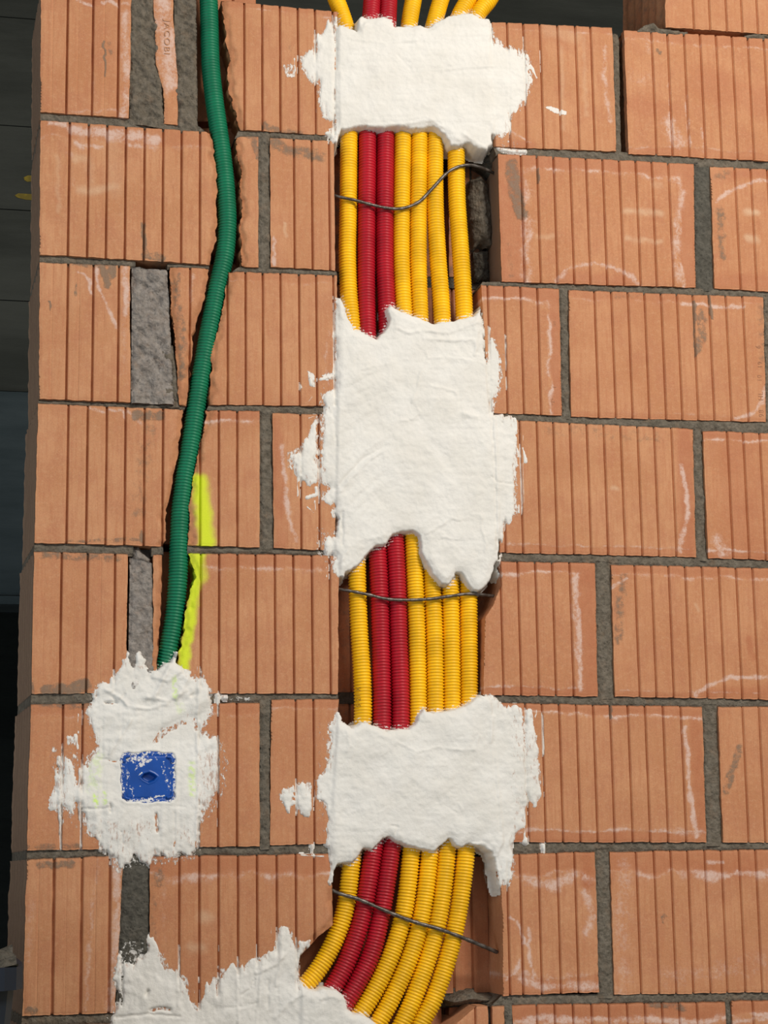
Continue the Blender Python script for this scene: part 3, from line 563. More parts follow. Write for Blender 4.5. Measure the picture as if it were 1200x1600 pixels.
# course 3
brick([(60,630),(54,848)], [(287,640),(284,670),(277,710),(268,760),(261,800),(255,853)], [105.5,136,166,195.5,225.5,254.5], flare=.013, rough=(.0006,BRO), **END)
brick([(322,640),(318,680),(306,735),(299,765),(293,790),(297,815),(293,852)], [(406,642),(406,855)], [313,342,371], rough=(BRO,.0006), frame=(15,0,0,0,.7))
brick([(426,645),(428,856)], [(527,648),(524,860)], [470.5,499], frame=(0,0,0,0,0) and None)
brick([(775,655),(782,863)], [(1083,670),(1088,870)], [788,815,842,868,894,920.5,947,973.5,1000,1026,1053], frame=(0,0,13,0,.5))
brick([(1098,673),(1107,872)], [(1250,678),(1250,876)], [1141,1166,1192,1218,1240], frame=(14,0,12,0,.7))
# course 4
brick([(53,862),(49,1084)], [(200,866),(197,1083)], [95,136,179], [68,115,157], flare=.016, **END)
brick([(239,866),(239,1062)], [(254,866),(253,950),(249,1000),(243,1060)], [], rough=(.0008,.0012))
brick([(293,864),(300,885),(306,900),(296,925),(291,960),(286,990),(279,1020),(277,1083)], [(530,868),(528,1084)], [314,342.5,371.5,400,430,459,488,516], rough=(BRO,.0006), frame=(22,0,0,0,.55))
brick([(780,877),(783,915),(771,945),(758,965),(757,1010),(755,1086)], [(930,880),(934,1088)], [784,811.5,839,865.5,893], frame=(17,27,13,0,.7))
brick([(955,882),(961,1088)], [(1250,889),(1250,1094)], [996,1022,1049,1075,1101.5,1128,1155,1181,1208,1234], frame=(17,0,9,0,.5))
# course 5
brick([(48,1100),(42,1329)], [(406,1098),(406,1322)], [97,128,159,189,219,250,280,311,341,370.5], flare=.019, frame=(20,0,0,0,.45), **END)
brick([(424,1093),(422,1320)], [(530,1092),(515,1318)], [463,491], frame=(15,0,0,0,.5))
brick([(768,1098),(788,1316)], [(1097,1104),(1104,1316)], [824,850,877,904,930.5,957,985,1012,1040,1068], frame=(16,0,18,0,.65))
brick([(1122,1104),(1130,1316)], [(1250,1104),(1250,1317)], [1165,1191,1217])
# course 6
brick([(42,1343),(35,1587)], [(193,1336),(180,1583)], [83,127,171], [59,103,149], flare=.021, gw=.0026, **END)
brick([(235,1338),(232,1583)], [(520,1334),(521,1445),(500,1462),(470,1492),(468,1575)], [280,311.5,341.5,372,402,433,463,492], [], frame=(32,0,0,0,.55), rough=(.0006,.0012))
brick([(776,1335),(776,1360),(783,1390),(786,1430),(786,1556)], [(930,1331),(936,1550)], [794,814.5,843.5,873,900.5], frame=(36,0,30,0,.5))
brick([(953,1331),(960,1554)], [(1250,1326),(1250,1550)], [998,1026,1052.5,1079,1106,1132,1160,1186,1213,1240], frame=(38,0,0,0,.6))
# course 7
brick([(33,1603),(28,1800)], [(380,1597),(378,1800)], [80,125], flare=.022, **END)
brick([(745,1572),(712,1601),(690,1625),(680,1800)], [(763,1572),(768,1800)], [745])
brick([(769,1572),(774,1800)], [(788,1572),(794,1800)], [])
brick([(800,1570),(812,1800)], [(1133,1565),(1144,1800)], [842,870,899,928,955,984,1012,1039,1066,1094], frame=(26,0,0,0,.8))
brick([(1143,1564),(1152,1800)], [(1260,1562),(1260,1800)], [1182,1210], frame=(24,0,0,0,.7))
brick([(384,1597),(384,1800)], [(470,1597),(470,1800)], [])

# bed joints (left of the chases, between, right) and head joints
mortar([(63,175),(130,181),(202,184),(310,196)], [(63,188),(160,194),(250,203),(326,207)])
mortar([(374,203),(430,205),(530,212)], [(367,213),(440,215),(524,220)])
mortar([(772,229),(870,233),(963,236),(1080,244),(1240,253)], [(776,240),(870,246),(1000,252),(1110,260),(1240,265)])
mortar([(62,398),(140,403),(212,408)], [(62,410),(140,413),(212,416)])
mortar([(262,411),(300,413),(327,414)], [(262,417),(300,418),(328,419)])
mortar([(376,416),(430,418),(526,423)], [(360,424),(430,427),(528,430)])
mortar([(756,440),(784,440),(950,446),(1087,449),(1240,457)], [(750,445),(874,451),(1000,457),(1240,467)])
mortar([(61,624),(205,629),(293,633)], [(60,630),(200,636),(287,640)], Y0=0.007)
mortar([(327,633),(400,633),(528,635)], [(322,640),(406,642),(527,648)])
mortar([(764,645),(878,650),(1000,653),(1240,662)], [(774,655),(900,661),(1083,670),(1240,678)])
mortar([(54,849),(150,851),(209,853)], [(53,862),(150,865),(209,866)])
mortar([(237,853),(245,854),(255,854)], [(237,866),(245,866),(256,866)])
mortar([(293,853),(350,855),(430,857),(524,860)], [(293,863),(420,865),(530,868)])
mortar([(780,863),(930,867),(1087,871),(1240,877)], [(780,877),(930,880),(1100,885),(1240,889)])
mortar([(49,1085),(110,1082),(200,1084),(285,1084)], [(48,1100),(150,1098),(300,1097)])
mortar([(278,1084),(400,1084),(529,1085)], [(300,1097),(406,1096),(530,1092)])
mortar([(755,1087),(862,1086),(933,1089),(1080,1090),(1240,1095)], [(766,1098),(930,1101),(1097,1103),(1240,1104)])
mortar([(42,1330),(200,1327),(406,1323),(514,1319)], [(42,1343),(193,1337),(330,1336),(520,1334)])
mortar([(786,1317),(900,1317),(1104,1317),(1240,1317)], [(776,1335),(930,1330),(1100,1328),(1240,1326)])
mortar([(35,1588),(180,1584),(380,1583),(470,1582)], [(33,1603),(180,1599),(380,1597),(470,1596)])
mortar([(786,1557),(900,1556),(1040,1554),(1240,1550)], [(765,1572),(900,1569),(1133,1565),(1240,1562)])
mortar([(996,47),(1010,38),(1022,36),(1032,44),(1048,46),(1074,49)], [(996,51),(1030,53),(1050,54),(1074,55)], amp=.006, Y0=0.0, grow=0)
mortar([(1164,56),(1180,54),(1245,58)], [(1164,60),(1200,61),(1245,63)], amp=.006, Y0=0.0, grow=1)
def head(pts, **k):  # pts: TL TR BR BL
    return mortar([pts[0], pts[1]], [pts[3], pts[2]], **k)
head([(204,-20),(241,-20),(258,200),(203,190)], Y0=0.002, amp=.007)
head([(272,-20),(307,-20),(310,203),(276,200)], Y0=0.003, amp=.008)
head([(958,50),(971,52),(975,238),(963,237)], Y0=0.012, amp=.003)
head([(404,207),(422,209),(423,420),(404,420)], Y0=0.002, amp=.004)
head([(1083,254),(1111,258),(1118,453),(1087,451)], Y0=0.004, amp=.002, mat=MORTAR_D)
head([(206,417),(262,421),(272,632),(205,630)], Y0=0.001, amp=.008, mat=MORTAR_L, grow=0, label='wide pale grey mortar fill with a rough crumbly face')
head([(253,540),(272,540),(282,634),(250,634)], Y0=0.006, amp=.006)
head([(874,449),(889,451),(893,653),(878,651)], Y0=0.003, amp=.004)
head([(1193,462),(1206,464),(1209,660),(1197,660)], Y0=0.003, amp=.004)
head([(406,638),(426,640),(428,860),(406,860)], Y0=0.003, amp=.004)
head([(1083,668),(1098,670),(1107,875),(1088,873)], Y0=0.004, amp=.004)
head([(203,870),(238,880),(241,1088),(200,1088)], Y0=0.001, amp=.006, mat=MORTAR_L, grow=0)
head([(930,878),(955,880),(961,1090),(934,1090)], Y0=0.003, amp=.002)
head([(406,1090),(423,1090),(422,1325),(406,1326)], Y0=0.001, amp=.005)
head([(1097,1102),(1122,1102),(1130,1320),(1104,1320)], Y0=0.003, amp=.003)
head([(193,1335),(234,1336),(232,1600),(180,1600)], Y0=0.002, amp=.003, mat=MORTAR_D)
head([(930,1328),(954,1328),(961,1558),(936,1558)], Y0=0.003, amp=.0025)
head([(1133,1562),(1143,1562),(1152,1800),(1144,1800)], Y0=0.003)
head([(788,1562),(801,1562),(813,1800),(794,1800)], Y0=0.001, amp=.004)
head([(763,1572),(770,1572),(775,1800),(768,1800)], Y0=0.010, amp=.002, mat=MORTAR_D)

# lower, unseen courses stand on the floor as one plain block run
xa_, za_ = inv(26, 1800); xb_, _ = inv(1300, 1800)
box('lower_course_block', float(xa_), float(xb_), 0.0, 0.13, -2.65, float(za_) - 0.004, BRICK, core)

# the back of the two chases: older blocks set deep in the wall
rowsb = [(45,222),(232,432),(445,640),(655,862),(876,1084),(1098,1318),(1338,1556),(1574,1800)]
for k, (a, b_) in enumerate(rowsb):
    Y0 = 0.088; xm = [640, 690, 620, 705, 600, 690, 640, 690][k]
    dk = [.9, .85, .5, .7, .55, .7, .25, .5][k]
    brick([(500 if k < 6 else 440, a), (500 if k < 6 else 440, b_)], [(xm, a), (xm, b_)], gr(520, 28, 6 if xm > 690 else 4), depth=0.046, Y0=Y0, cell=0.007, dark=dk)
    brick([(xm + (3 if k == 6 else 12), a), (xm + (3 if k == 6 else 12), b_)], [(800, a), (800, b_)], [q for q in (678, 708, 737, 765) if q > xm + 22], depth=0.046, Y0=Y0, cell=0.007, dark=dk)
    if k < 7:
        X, Z = np.meshgrid(np.linspace(*[float(inv(q, 800, .085)[0]) for q in (495, 800)], 90), np.linspace(float(inv(640, b_ - 2, .085)[1]), float(inv(640, rowsb[k + 1][0] + 2, .085)[1]), 6))
        slab('mortar_joint', X, Z, 0.086 + 0.006 * fbm(X / .02, Z / .02, k + 50), [0.10, 0.134], MORTAR_D, core, np.zeros(X.shape + (4,)), np.zeros(X.shape + (4,)))
for k, (a, b_) in enumerate([(-20,190),(200,400),(412,622),(636,850),(862,1084)]):
    l_, r_ = [(296,400),(310,410),(270,385),(240,350),(228,330)][k]
    brick([(l_, a), (l_, b_)], [(r_, a), (r_, b_)], [(l_ + r_) / 2 + 16], depth=0.07, Y0=0.062, cell=0.007, dark=.45)
# broken mortar clump left in the chase
def clump(pts, Yc, th, seed, mat):
    p = np.array(pts, float); n = 44
    xs = np.linspace(p[:, 0].min(), p[:, 0].max(), n); ys = np.linspace(p[:, 1].min(), p[:, 1].max(), 60)
    PX, PY = np.meshgrid(xs, ys); s = sdf(PX, PY, pts) + 3 * fbm(PX / 8, PY / 8, seed)
    X, Z = inv(PX, PY, Yc)
    Y = np.where(s > 0, Yc - th * np.sqrt(np.clip(s / 14, 0, 1)) * (1 + .5 * fbm(PX / 14, PY / 14, seed + 2)), Yc + .02)
    return slab('mortar_clump', X, Z, Y, [0.11], mat, core, np.zeros(X.shape + (4,)), np.zeros(X.shape + (4,)))
clump([(732,285),(748,276),(760,290),(768,330),(768,388),(756,390),(748,384),(738,390),(733,360),(728,320)], .075, .03, 4, MORTAR)
clump([(738,236),(775,240),(774,262),(768,290),(758,270),(742,262)], .07, .035, 7, MORTAR_D)
clump([(738,395),(762,392),(764,440),(740,442)], .08, .02, 9, MORTAR_D)
clump([(722,1548),(735,1545),(745,1552),(775,1552),(780,1568),(700,1572),(694,1562)], .07, .04, 11, MORTAR)
clump([(206,858),(216,856),(222,866),(236,874),(236,884),(206,884)], .02, .012, 13, MORTAR_L)

# stamped characters in the clay
def stamp(txt, px, py, size, parent, mat=INK, rot=90, Y=-0.0002, name='stamped_lettering', sx=1.0):
    c = bpy.data.curves.new(name, 'FONT'); c.body = txt; c.size = size; c.extrude = 0.0004; c.align_x = 'CENTER'; c.align_y = 'CENTER'; c.space_character = 1.15
    tmp = bpy.data.objects.new(name, c); scene.collection.objects.link(tmp); bpy.context.view_layer.update()
    me = bpy.data.meshes.new_from_object(tmp.evaluated_get(bpy.context.evaluated_depsgraph_get())); bpy.data.objects.remove(tmp)
    me.materials.clear(); me.materials.append(mat)
    o = bpy.data.objects.new(name, me); scene.collection.objects.link(o)
    X, Z = inv(px, py, Y); o.parent = parent
    o.matrix_parent_inverse = parent.matrix_world.inverted()
    o.rotation_euler = (math.radians(90), math.radians(-rot), 0); o.location = (float(X), Y, float(Z)); o.scale = (sx, 1, 1)
    return o
bricks = [o for o in core.children if o.name.startswith('brick')]
def near(px, py):
    X, Z = inv(px, py); best = None
    for o in bricks:
        v = o.bound_box
        if v[0][0] <= X <= v[6][0] and v[0][2] <= Z <= v[6][2] and v[0][1] < 0.02: return o
    return bricks[0]
b5 = near(1150, 560)
stamp('HL', 1189, 619, 0.013, b5); stamp('10', 1187, 591, 0.012, b5); stamp('19', 1188, 570, 0.012, b5); stamp('6', 1185, 542, 0.014, b5); stamp('98', 1190, 646, 0.013, b5)
b4 = near(800, 560); stamp('*', 866, 628, 0.03, b4); stamp('1', 866, 605, 0.012, b4); stamp('IIII', 866.5, 506, 0.008, b4, rot=90)
b6 = near(385, 1200); stamp('HL 10 12 8', 393, 1180, 0.0135, b6, INKF, sx=1.15)
stamp('JACOBI', 261, 58, 0.014, strip, INKF, rot=-90, sx=1.3)

# ------------------------------------------------------------------ corrugated conduits
def catmull(P, n):
    P = np.array(P, float); d = np.r_[0, np.cumsum(np.linalg.norm(np.diff(P, axis=0), axis=1))]
    T = np.zeros_like(P)
    T[1:-1] = (P[2:] - P[:-2]) / (d[2:] - d[:-2])[:, None]; T[0] = (P[1] - P[0]) / (d[1] - d[0]); T[-1] = (P[-1] - P[-2]) / (d[-1] - d[-2])
    s = np.linspace(0, d[-1], n); k = np.clip(np.searchsorted(d, s, 'right') - 1, 0, len(P) - 2)
    h = (d[k + 1] - d[k]); t = ((s - d[k]) / h)[:, None]; h = h[:, None]
    return (2 * t**3 - 3 * t**2 + 1) * P[k] + (t**3 - 2 * t**2 + t) * h * T[k] + (-2 * t**3 + 3 * t**2) * P[k + 1] + (t**3 - t**2) * h * T[k + 1]
def conduit(name, pts, Ys, rad, mat, label, cat, group, pitch=0.00535, seg=20, amp=0.0021, prof=None):
    pts = np.array(pts, float)
    Yv = np.interp(pts[:, 1], [q[0] for q in Ys], [q[1] for q in Ys])
    X, Z = inv(pts[:, 0], pts[:, 1], Yv)
    C0 = catmull(np.stack([X, Yv, Z], -1), 900)
    d = np.r_[0, np.cumsum(np.linalg.norm(np.diff(C0, axis=0), axis=1))]
    prof = prof or [(0.0, 0), (0.18, .05), (0.36, .85), (0.59, 1), (0.82, .85)]
    n = int(d[-1] / pitch)
    s = np.array([(k + a) * pitch for k in range(n) for a, _ in prof]); rr = np.array([rad - amp * b for _ in range(n) for _, b in prof])
    # profile value 0 = valley depth removed ; 1 = crest
    rr = np.array([rad - amp * (1 - b) for _ in range(n) for _, b in prof])
    C = np.stack([np.interp(s, d, C0[:, i]) for i in range(3)], -1)
    T = np.gradient(C, axis=0); T /= np.linalg.norm(T, axis=1)[:, None]
    U = np.cross(T, [0, 1, 0]); U /= np.linalg.norm(U, axis=1)[:, None]; W = np.cross(T, U)
    a = np.linspace(0, 2 * np.pi, seg, endpoint=False)
    V = C[:, None] + rr[:, None, None] * (np.cos(a)[None, :, None] * U[:, None] + np.sin(a)[None, :, None] * W[:, None])
    m = len(C); i = np.arange(m - 1)[:, None] * seg; j = np.arange(seg)[None]
    Fq = np.stack([i + j, i + (j + 1) % seg, i + seg + (j + 1) % seg, i + seg + j], -1).reshape(-1, 4)
    Vf = V.reshape(-1, 3)
    d3 = Vf - CAM; w = d3 @ FWD; px = 600 + F * (d3 @ RT) / w; py = 800 - F * (d3 @ UP) / w
    B = np.zeros((len(Vf), 4)); crest = np.repeat(rr > rad - 0.3 * amp, seg)
    lim = np.full(len(Vf), -1e3)
    for P in PATCH.values(): lim = np.maximum(lim, sdf(px, py, P[0]))
    B[:, 0] = np.where(crest, sm(-11, 0, lim) * .60, sm(-3, 2, lim) * .5)
    o = mk(name, Vf, Fq, mat, None, np.zeros((len(Vf), 4)), B, smooth=True)
    return tag(o, label, cat, group)
YS = [(-200, .09), (-40, .045), (60, .028), (240, .027), (1600, .026)]
CR = 0.0158
GY = 'yellow conduits in the wall chase'
paths = dict(
 y1=[(500,-170),(512,-50),(522,-10),(534,22),(543,55),(546,120),(545,230),(544,330),(543,400),(545,460),(550,510),(555,600),(557,750),(558,900),(561,980),(566,1060),(567,1120),(562,1200),(556,1290),(549,1350),(538,1425),(517,1481),(488,1527),(440,1575),(380,1610)],
 r1=[(584,-170),(583,-50),(581,5),(577,60),(574,140),(574,230),(572.5,400),(573,500),(579,650),(586,800),(592,900),(595,1000),(597,1100),(596,1200),(590,1290),(583,1330),(567,1425),(547,1490),(522,1540),(485,1590),(440,1640)],
 r2=[(612,-170),(609,-50),(607,5),(605,60),(603,140),(602,230),(601,400),(605,500),(610,650),(615,800),(620,900),(623,1000),(626,1100),(624,1200),(617,1290),(611,1330),(596,1425),(580,1490),(556,1540),(525,1590),(480,1650)],
 y2=[(690,-170),(656,-50),(645,5),(640,35),(633,100),(630,160),(629,230),(627,400),(631,490),(637,650),(644,800),(648,900),(651.5,1000),(653,1120),(650,1220),(642,1335),(631,1425),(610,1495),(578,1560),(540,1615),(500,1670)],
 y3=[(740,-170),(706,-50),(688,3),(679,35),(664,90),(657,150),(655,230),(653.5,400),(656,490),(662,650),(670,800),(675,910),(679,1000),(680,1110),(678,1220),(671,1335),(660,1425),(642,1492),(611,1562),(590,1600),(560,1660)],
 y4=[(800,-170),(752,-50),(731,0),(720,20),(700,70),(686,140),(680,220),(680,320),(684,400),(690,480),(697,650),(702,800),(704,930),(705,1000),(706,1100),(704,1220),(698,1335),(687,1425),(671,1490),(646,1560),(629,1598),(600,1660)],
 y5=[(850,-170),(792,-50),(764,0),(747,22),(728,70),(716,140),(713,235),(714,310),(716.5,350),(720,400),(725,480),(729,650),(731,800),(732,950),(733,1090),(732,1220),(728,1330),(716,1425),(701,1492),(678,1560),(659,1597),(632,1660)])
y1o = conduit('corrugated_conduit', paths['y1'], YS, CR, YEL, 'yellow corrugated conduit at the outer edge of the bundle, touching a red one only', 'conduit', GY)
conduit('corrugated_conduit', paths['r1'], YS, CR + .0004, RED, 'red corrugated conduit beside the lone outer yellow conduit', 'conduit', 'red conduits in the wall chase')
conduit('corrugated_conduit', paths['r2'], YS, CR + .0004, RED, 'red corrugated conduit touching the group of four yellow conduits', 'conduit', 'red conduits in the wall chase')
conduit('corrugated_conduit', paths['y2'], YS, CR, YEL, 'yellow corrugated conduit lying directly against a red conduit, first of the four', 'conduit', GY)
conduit('corrugated_conduit', paths['y3'], YS, CR - .0002, YEL, 'yellow corrugated conduit second from the red pair within the group of four', 'conduit', GY)
conduit('corrugated_conduit', paths['y4'], YS, CR, YEL, 'yellow corrugated conduit third from the red pair within the group of four', 'conduit', GY)
conduit('corrugated_conduit', paths['y5'], YS, CR + .0003, YEL, 'yellow corrugated conduit standing apart at the chase side with empty space beside it', 'conduit', GY)
conduit('corrugated_conduit', [(318,-170),(322,-60),(326,0),(329,100),(334,150),(341,200),(348,250),(353,300),(355,350),(351,400),(339.5,450),(330,500),(320.5,550),(312,600),(304.5,650),(297,700),(288,750),(282.5,800),(280,850),(278,900),(274,950),(266,1000),(258,1035),(248,1070),(238,1110),(232,1170)],
        [(-200, .016), (900, .016), (1000, .022), (1070, .03), (1200, .04)], CR + .0009, GRN, 'green corrugated conduit snaking down to the plastered blue box', 'conduit', None, pitch=0.0054)
def printed(txt, px, py):
    stamp(txt, px, py, 0.011, y1o, INKD, 90, 0.026 - CR - 0.0001, 'printed_marking')
printed('5 21 X', 560, 1089)

# ------------------------------------------------------------------ steel ties across the chase
def tie(pts, Yp, rad, label):
    pts = np.array(pts, float)
    X, Z = inv(pts[:, 0], pts[:, 1], np.array(Yp)); C = catmull(np.stack([X, np.array(Yp), Z], -1), 110)
    T = np.gradient(C, axis=0); T /= np.linalg.norm(T, axis=1)[:, None]
    U = np.cross(T, [0, 1, 0]); U /= np.linalg.norm(U, axis=1)[:, None]; W = np.cross(T, U)
    seg = 12; a = np.linspace(0, 2 * np.pi, seg, endpoint=False)
    k = np.arange(len(C)); rr = rad * (1 + 0.10 * vn(k / 3.0, 0, 3) + 0.06 * np.sin(k * 1.3))
    V = C[:, None] + rr[:, None, None] * (np.cos(a)[None, :, None] * U[:, None] + np.sin(a)[None, :, None] * W[:, None])
    m = len(C); i = np.arange(m - 1)[:, None] * seg; j = np.arange(seg)[None]
    Fq = np.stack([i + j, i + (j + 1) % seg, i + seg + (j + 1) % seg, i + seg + j], -1).reshape(-1, 4)
    return tag(mk('steel_tie', V.reshape(-1, 3), Fq, STEEL, smooth=True), label, 'wire', 'steel ties across the conduits')
tie([(520,305),(532,308),(555,313),(585,321),(612,326),(632,325),(655,315),(675,295),(700,269),(718,260),(735,258),(752,262),(775,272)], [.012,.008,.006,.006,.006,.006,.006,.006,.006,.008,.012,.020,.034], .0029, 'wavy black steel tie bent over the conduits below the topmost plaster patch')
tie([(530,921),(545,923),(575,929),(605,936),(635,937.5),(670,936),(700,932),(730,928),(750,929),(776,932)], [.014,.008,.006,.006,.006,.006,.006,.006,.012,.026], .0028, 'nearly straight thin steel tie below the largest plaster patch')
tie([(518,1391),(530,1396),(560,1405),(600,1422),(640,1438),(690,1453),(735,1470),(777,1488)], [.014,.008,.006,.006,.006,.006,.012,.028], .0033, 'sloping straight steel tie across the curving conduits near the bottom')

# ------------------------------------------------------------------ white plaster patches
CHL = [(528,-60),(528,30),(530,212),(523,220),(525,420),(529,430),(527,634),(527,650),(523,860),(531,868),(529,1084),(529,1092),(515,1318),(521,1335),(522,1445),(470,1496),(469,1800)]
CHR = [(765,-60),(765,34),(773,229),(777,240),(783,440),(751,445),(764,645),(775,655),(781,863),(780,880),(783,915),(757,965),(755,1085),(767,1098),(786,1316),(775,1340),(786,1430),(786,1555),(745,1573),(690,1620),(680,1800)]
WTOP = [(340,0),(400,5),(527,18),(765,34),(957,43),(1200,58)]
GCH = [(300,990),(250,990),(236,1060),(262,1068),(285,1050),(296,1000)]
RIDGE = {
 'P1': [([(545,62),(600,70),(650,66)],2,.0008),([(690,112),(720,108),(770,106)],2,.0007),([(523,45),(524,90),(522,140),(524,190)],1.8,-.0025),([(765,60),(767,120),(768,190)],2,-.001),([(560,200),(600,196),(640,194),(670,190)],3,.0012),([(640,186),(665,184),(690,200)],2.2,.001),([(560,30),(565,50),(570,40)],4,.002),([(620,90),(640,110)],2,-.0006),([(722,212),(740,222),(755,232)],3,.0012),([(735,30),(750,26),(765,34)],4,.001)],
 'P2': [([(560,580),(580,575),(604,570)],2,.0008),([(660,530),(700,533),(740,533),(743,545),(740,555)],2.2,.0012),([(618,515),(640,522),(660,518),(700,522),(745,505)],2.5,.0012),([(668,562),(700,560),(735,565)],1.8,.0006),([(664,545),(668,562),(655,585),(650,610),(642,630)],1.6,.0008),([(722,648),(733,650),(742,653)],4,.0018),([(672,604),(690,608),(710,612),(714,625)],1.8,.0008),([(650,634),(655,645),(645,655),(625,660)],1.8,.0008),([(525,765),(545,740),(570,715),(600,700)],2.5,-.0013),([(530,770),(550,745),(575,720),(604,703)],2.2,.0010),([(767,745),(775,755),(808,757)],1.6,-.0012),([(760,560),(762,610),(768,660),(772,740),(775,860)],1.8,-.0018),([(735,804),(750,806),(752,830),(758,850),(756,865)],1.8,.0009),([(690,840),(715,845)],1.6,.0009),([(665,835),(690,820),(705,810),(718,815)],1.6,.0009),([(560,846),(600,838),(640,834)],3,.0006),([(534,800),(534,850)],2,-.002),([(525,700),(520,640)],1.4,-.001),([(545,855),(530,880)],2,.001),([(560,860),(545,890)],1.4,-.0007)],
 'P3': [([(618,1160),(650,1175),(685,1168),(710,1172),(740,1172),(748,1150)],2,.0008),([(540,1140),(545,1165),(540,1175)],1.8,.0008),([(768,1095),(770,1150),(772,1220),(780,1300)],2,-.0008),([(818,1110),(820,1170),(822,1245)],2,-.0022),([(770,1120),(765,1160)],3,.0012),([(610,1290),(620,1292),(617,1302)],1.4,-.0015),([(590,1270),(605,1262)],1.4,.0008),([(715,1256),(720,1266)],1.4,.0008),([(540,1272),(555,1268)],1.4,.0006),([(700,1262),(712,1270)],1.5,-.0006),([(738,1320),(755,1318),(768,1332)],2.5,.0014)],
 'P4': [([(165,1078),(190,1092),(200,1105),(235,1108),(260,1100)],3,.0016),([(200,1180),(180,1190),(150,1185)],1.6,-.0012),([(230,1090),(260,1095),(290,1080)],3,.0016),([(205,1125),(185,1155),(170,1178)],2.4,.0018),([(255,1140),(240,1160),(285,1128)],2.2,-.0013),([(300,1045),(285,1075),(275,1092)],3.5,.0018),([(265,1040),(250,1070),(240,1090)],4,.002),([(290,1130),(250,1142)],1.6,-.001),([(195,1085),(183,1100),(176,1090)],1.8,-.0016),([(128,1264),(150,1264),(172,1262)],1.4,-.0016),([(172,1256),(172,1268)],2,-.003),([(244,1272),(246,1300)],2.2,-.005),([(272,1270),(273,1330)],1.4,-.0014),([(195,1270),(178,1285)],1.6,.0008),([(310,1060),(308,1140),(309,1210),(308,1310)],3,.0016),([(150,1262),(151,1325)],4,.0012),([(126,1195),(125,1265),(124,1290)],4,.0018),([(93,1195),(93,1262),(94,1300)],4,.0018),([(190,1300),(192,1320)],1.6,-.002),([(270,1260),(290,1262)],1.6,-.001),([(300,1088),(306,1084)],3,-.004),([(165,1098),(182,1098)],2,-.004),([(306,1125),(307,1140)],2.2,-.004)],
 'P5': [([(182,1590),(230,1584),(280,1588)],2,-.0016),([(235,1578),(250,1576),(265,1578)],3,-.004),([(278,1485),(279,1500),(280,1575)],3,.0016),([(340,1534),(340,1555)],2.2,-.005),([(370,1515),(372,1600)],2.2,.0012),([(377,1555),(390,1545),(397,1530),(396,1540)],1.4,-.0018),([(418,1530),(419,1550),(418,1575)],1.8,-.0012),([(348,1575),(380,1572),(400,1568)],1.6,-.0008),([(400,1520),(430,1506),(445,1490)],3,.0016),([(480,1548),(450,1566),(430,1590)],3,.0012),([(191,1500),(191,1570)],1.8,-.004),([(231,1548),(228,1555)],3,-.004),([(440,1460),(438,1500),(430,1540)],2.5,.0012),([(500,1560),(520,1556),(536,1562)],3,.0012),([(410,1500),(405,1540),(400,1600)],2,.0008)]}
DRIP = {
 'P1': [([(816,60),(818,100),(820,130)],2.5),([(822,85),(832,110),(838,122)],3),([(824,120),(824,160)],2),([(848,80),(848,108)],1.3),([(860,166),(880,174)],2.5),([(449,100),(450,118)],3),([(460,92),(460,120)],1.5),([(780,232),(800,236),(822,236)],3),([(519,60),(519,95)],1.5),([(490,62),(488,80)],1.5)],
 'P2': [([(766,512),(765,560)],1.8),([(791,525),(791,575)],1.6),([(792,590),(793,605)],1.2),([(817,700),(820,715),(821,722)],3),([(817,725),(818,800)],1.3),([(817,680),(817,700)],1.2),([(483,585),(488,600)],4),([(470,600),(472,606)],1.4),([(488,620),(482,628)],2),([(502,592),(518,589)],4),([(465,752),(465,775)],1.4),([(492,650),(482,653)],2),([(480,778),(496,772),(494,762)],3),([(492,782),(494,800)],1.6),([(480,792),(492,802)],1.8),([(510,886),(511,902)],2)],
 'P3': [([(850,1118),(851,1140),(850,1178)],1.6),([(838,1110),(836,1122)],2),([(820,1245),(820,1312)],2.2),([(822,1312),(821,1314)],4),([(849,1320),(850,1334)],1.8),([(488,1320),(487,1335)],1.5),([(470,1336),(505,1338)],1.8),([(424,1440),(424,1456)],2)],
 'P4': [([(94,1180),(93,1262),(94,1324)],2.4),([(124,1200),(125,1270),(126,1322)],2.2),([(83,1235),(80,1262)],3),([(87,1190),(86,1225)],2),([(157,1090),(149,1105)],2),([(340,1085),(340,1115)],1.8),([(308,1050),(309,1030)],1.2),([(364,1085),(370,1100)],2),([(350,1090),(358,1090)],2.5),([(200,1022),(195,1042)],2.5),([(276,1020),(273,1040)],3),([(316,1050),(322,1062)],2),([(362,1150),(355,1165)],2),([(371,1230),(372,1236)],1.5),([(74,1215),(74,1216)],2.2),([(122,1115),(123,1145)],1.8),([(122,1170),(118,1150)],3.2),([(335,1255),(335,1290)],2)],
 'P5': [([(281,1480),(280,1500),(281,1530)],1.8),([(254,1482),(256,1500)],1.6),([(397,1478),(398,1510)],2),([(424,1446),(424,1458)],2),([(370,1500),(375,1505)],3),([(345,1480),(345,1484)],1.2),([(303,1540),(304,1560)],2),([(312,1530),(312,1532)],2),([(295,1522),(287,1524)],1.8)]}
FRESH = [([(150,1180),(145,1230)],14,.28),([(148,1242),(150,1258)],5,.95),([(162,1240),(163,1254)],5,.7),([(299,1195),(300,1240)],7,.55),([(272,1060),(273,1090)],5,.6),([(280,1100),(282,1110)],8,.25)]
groove_arr = [(g, gw, a, b) for (g, gw, a, b, y0) in GROOVES if y0 < .03]
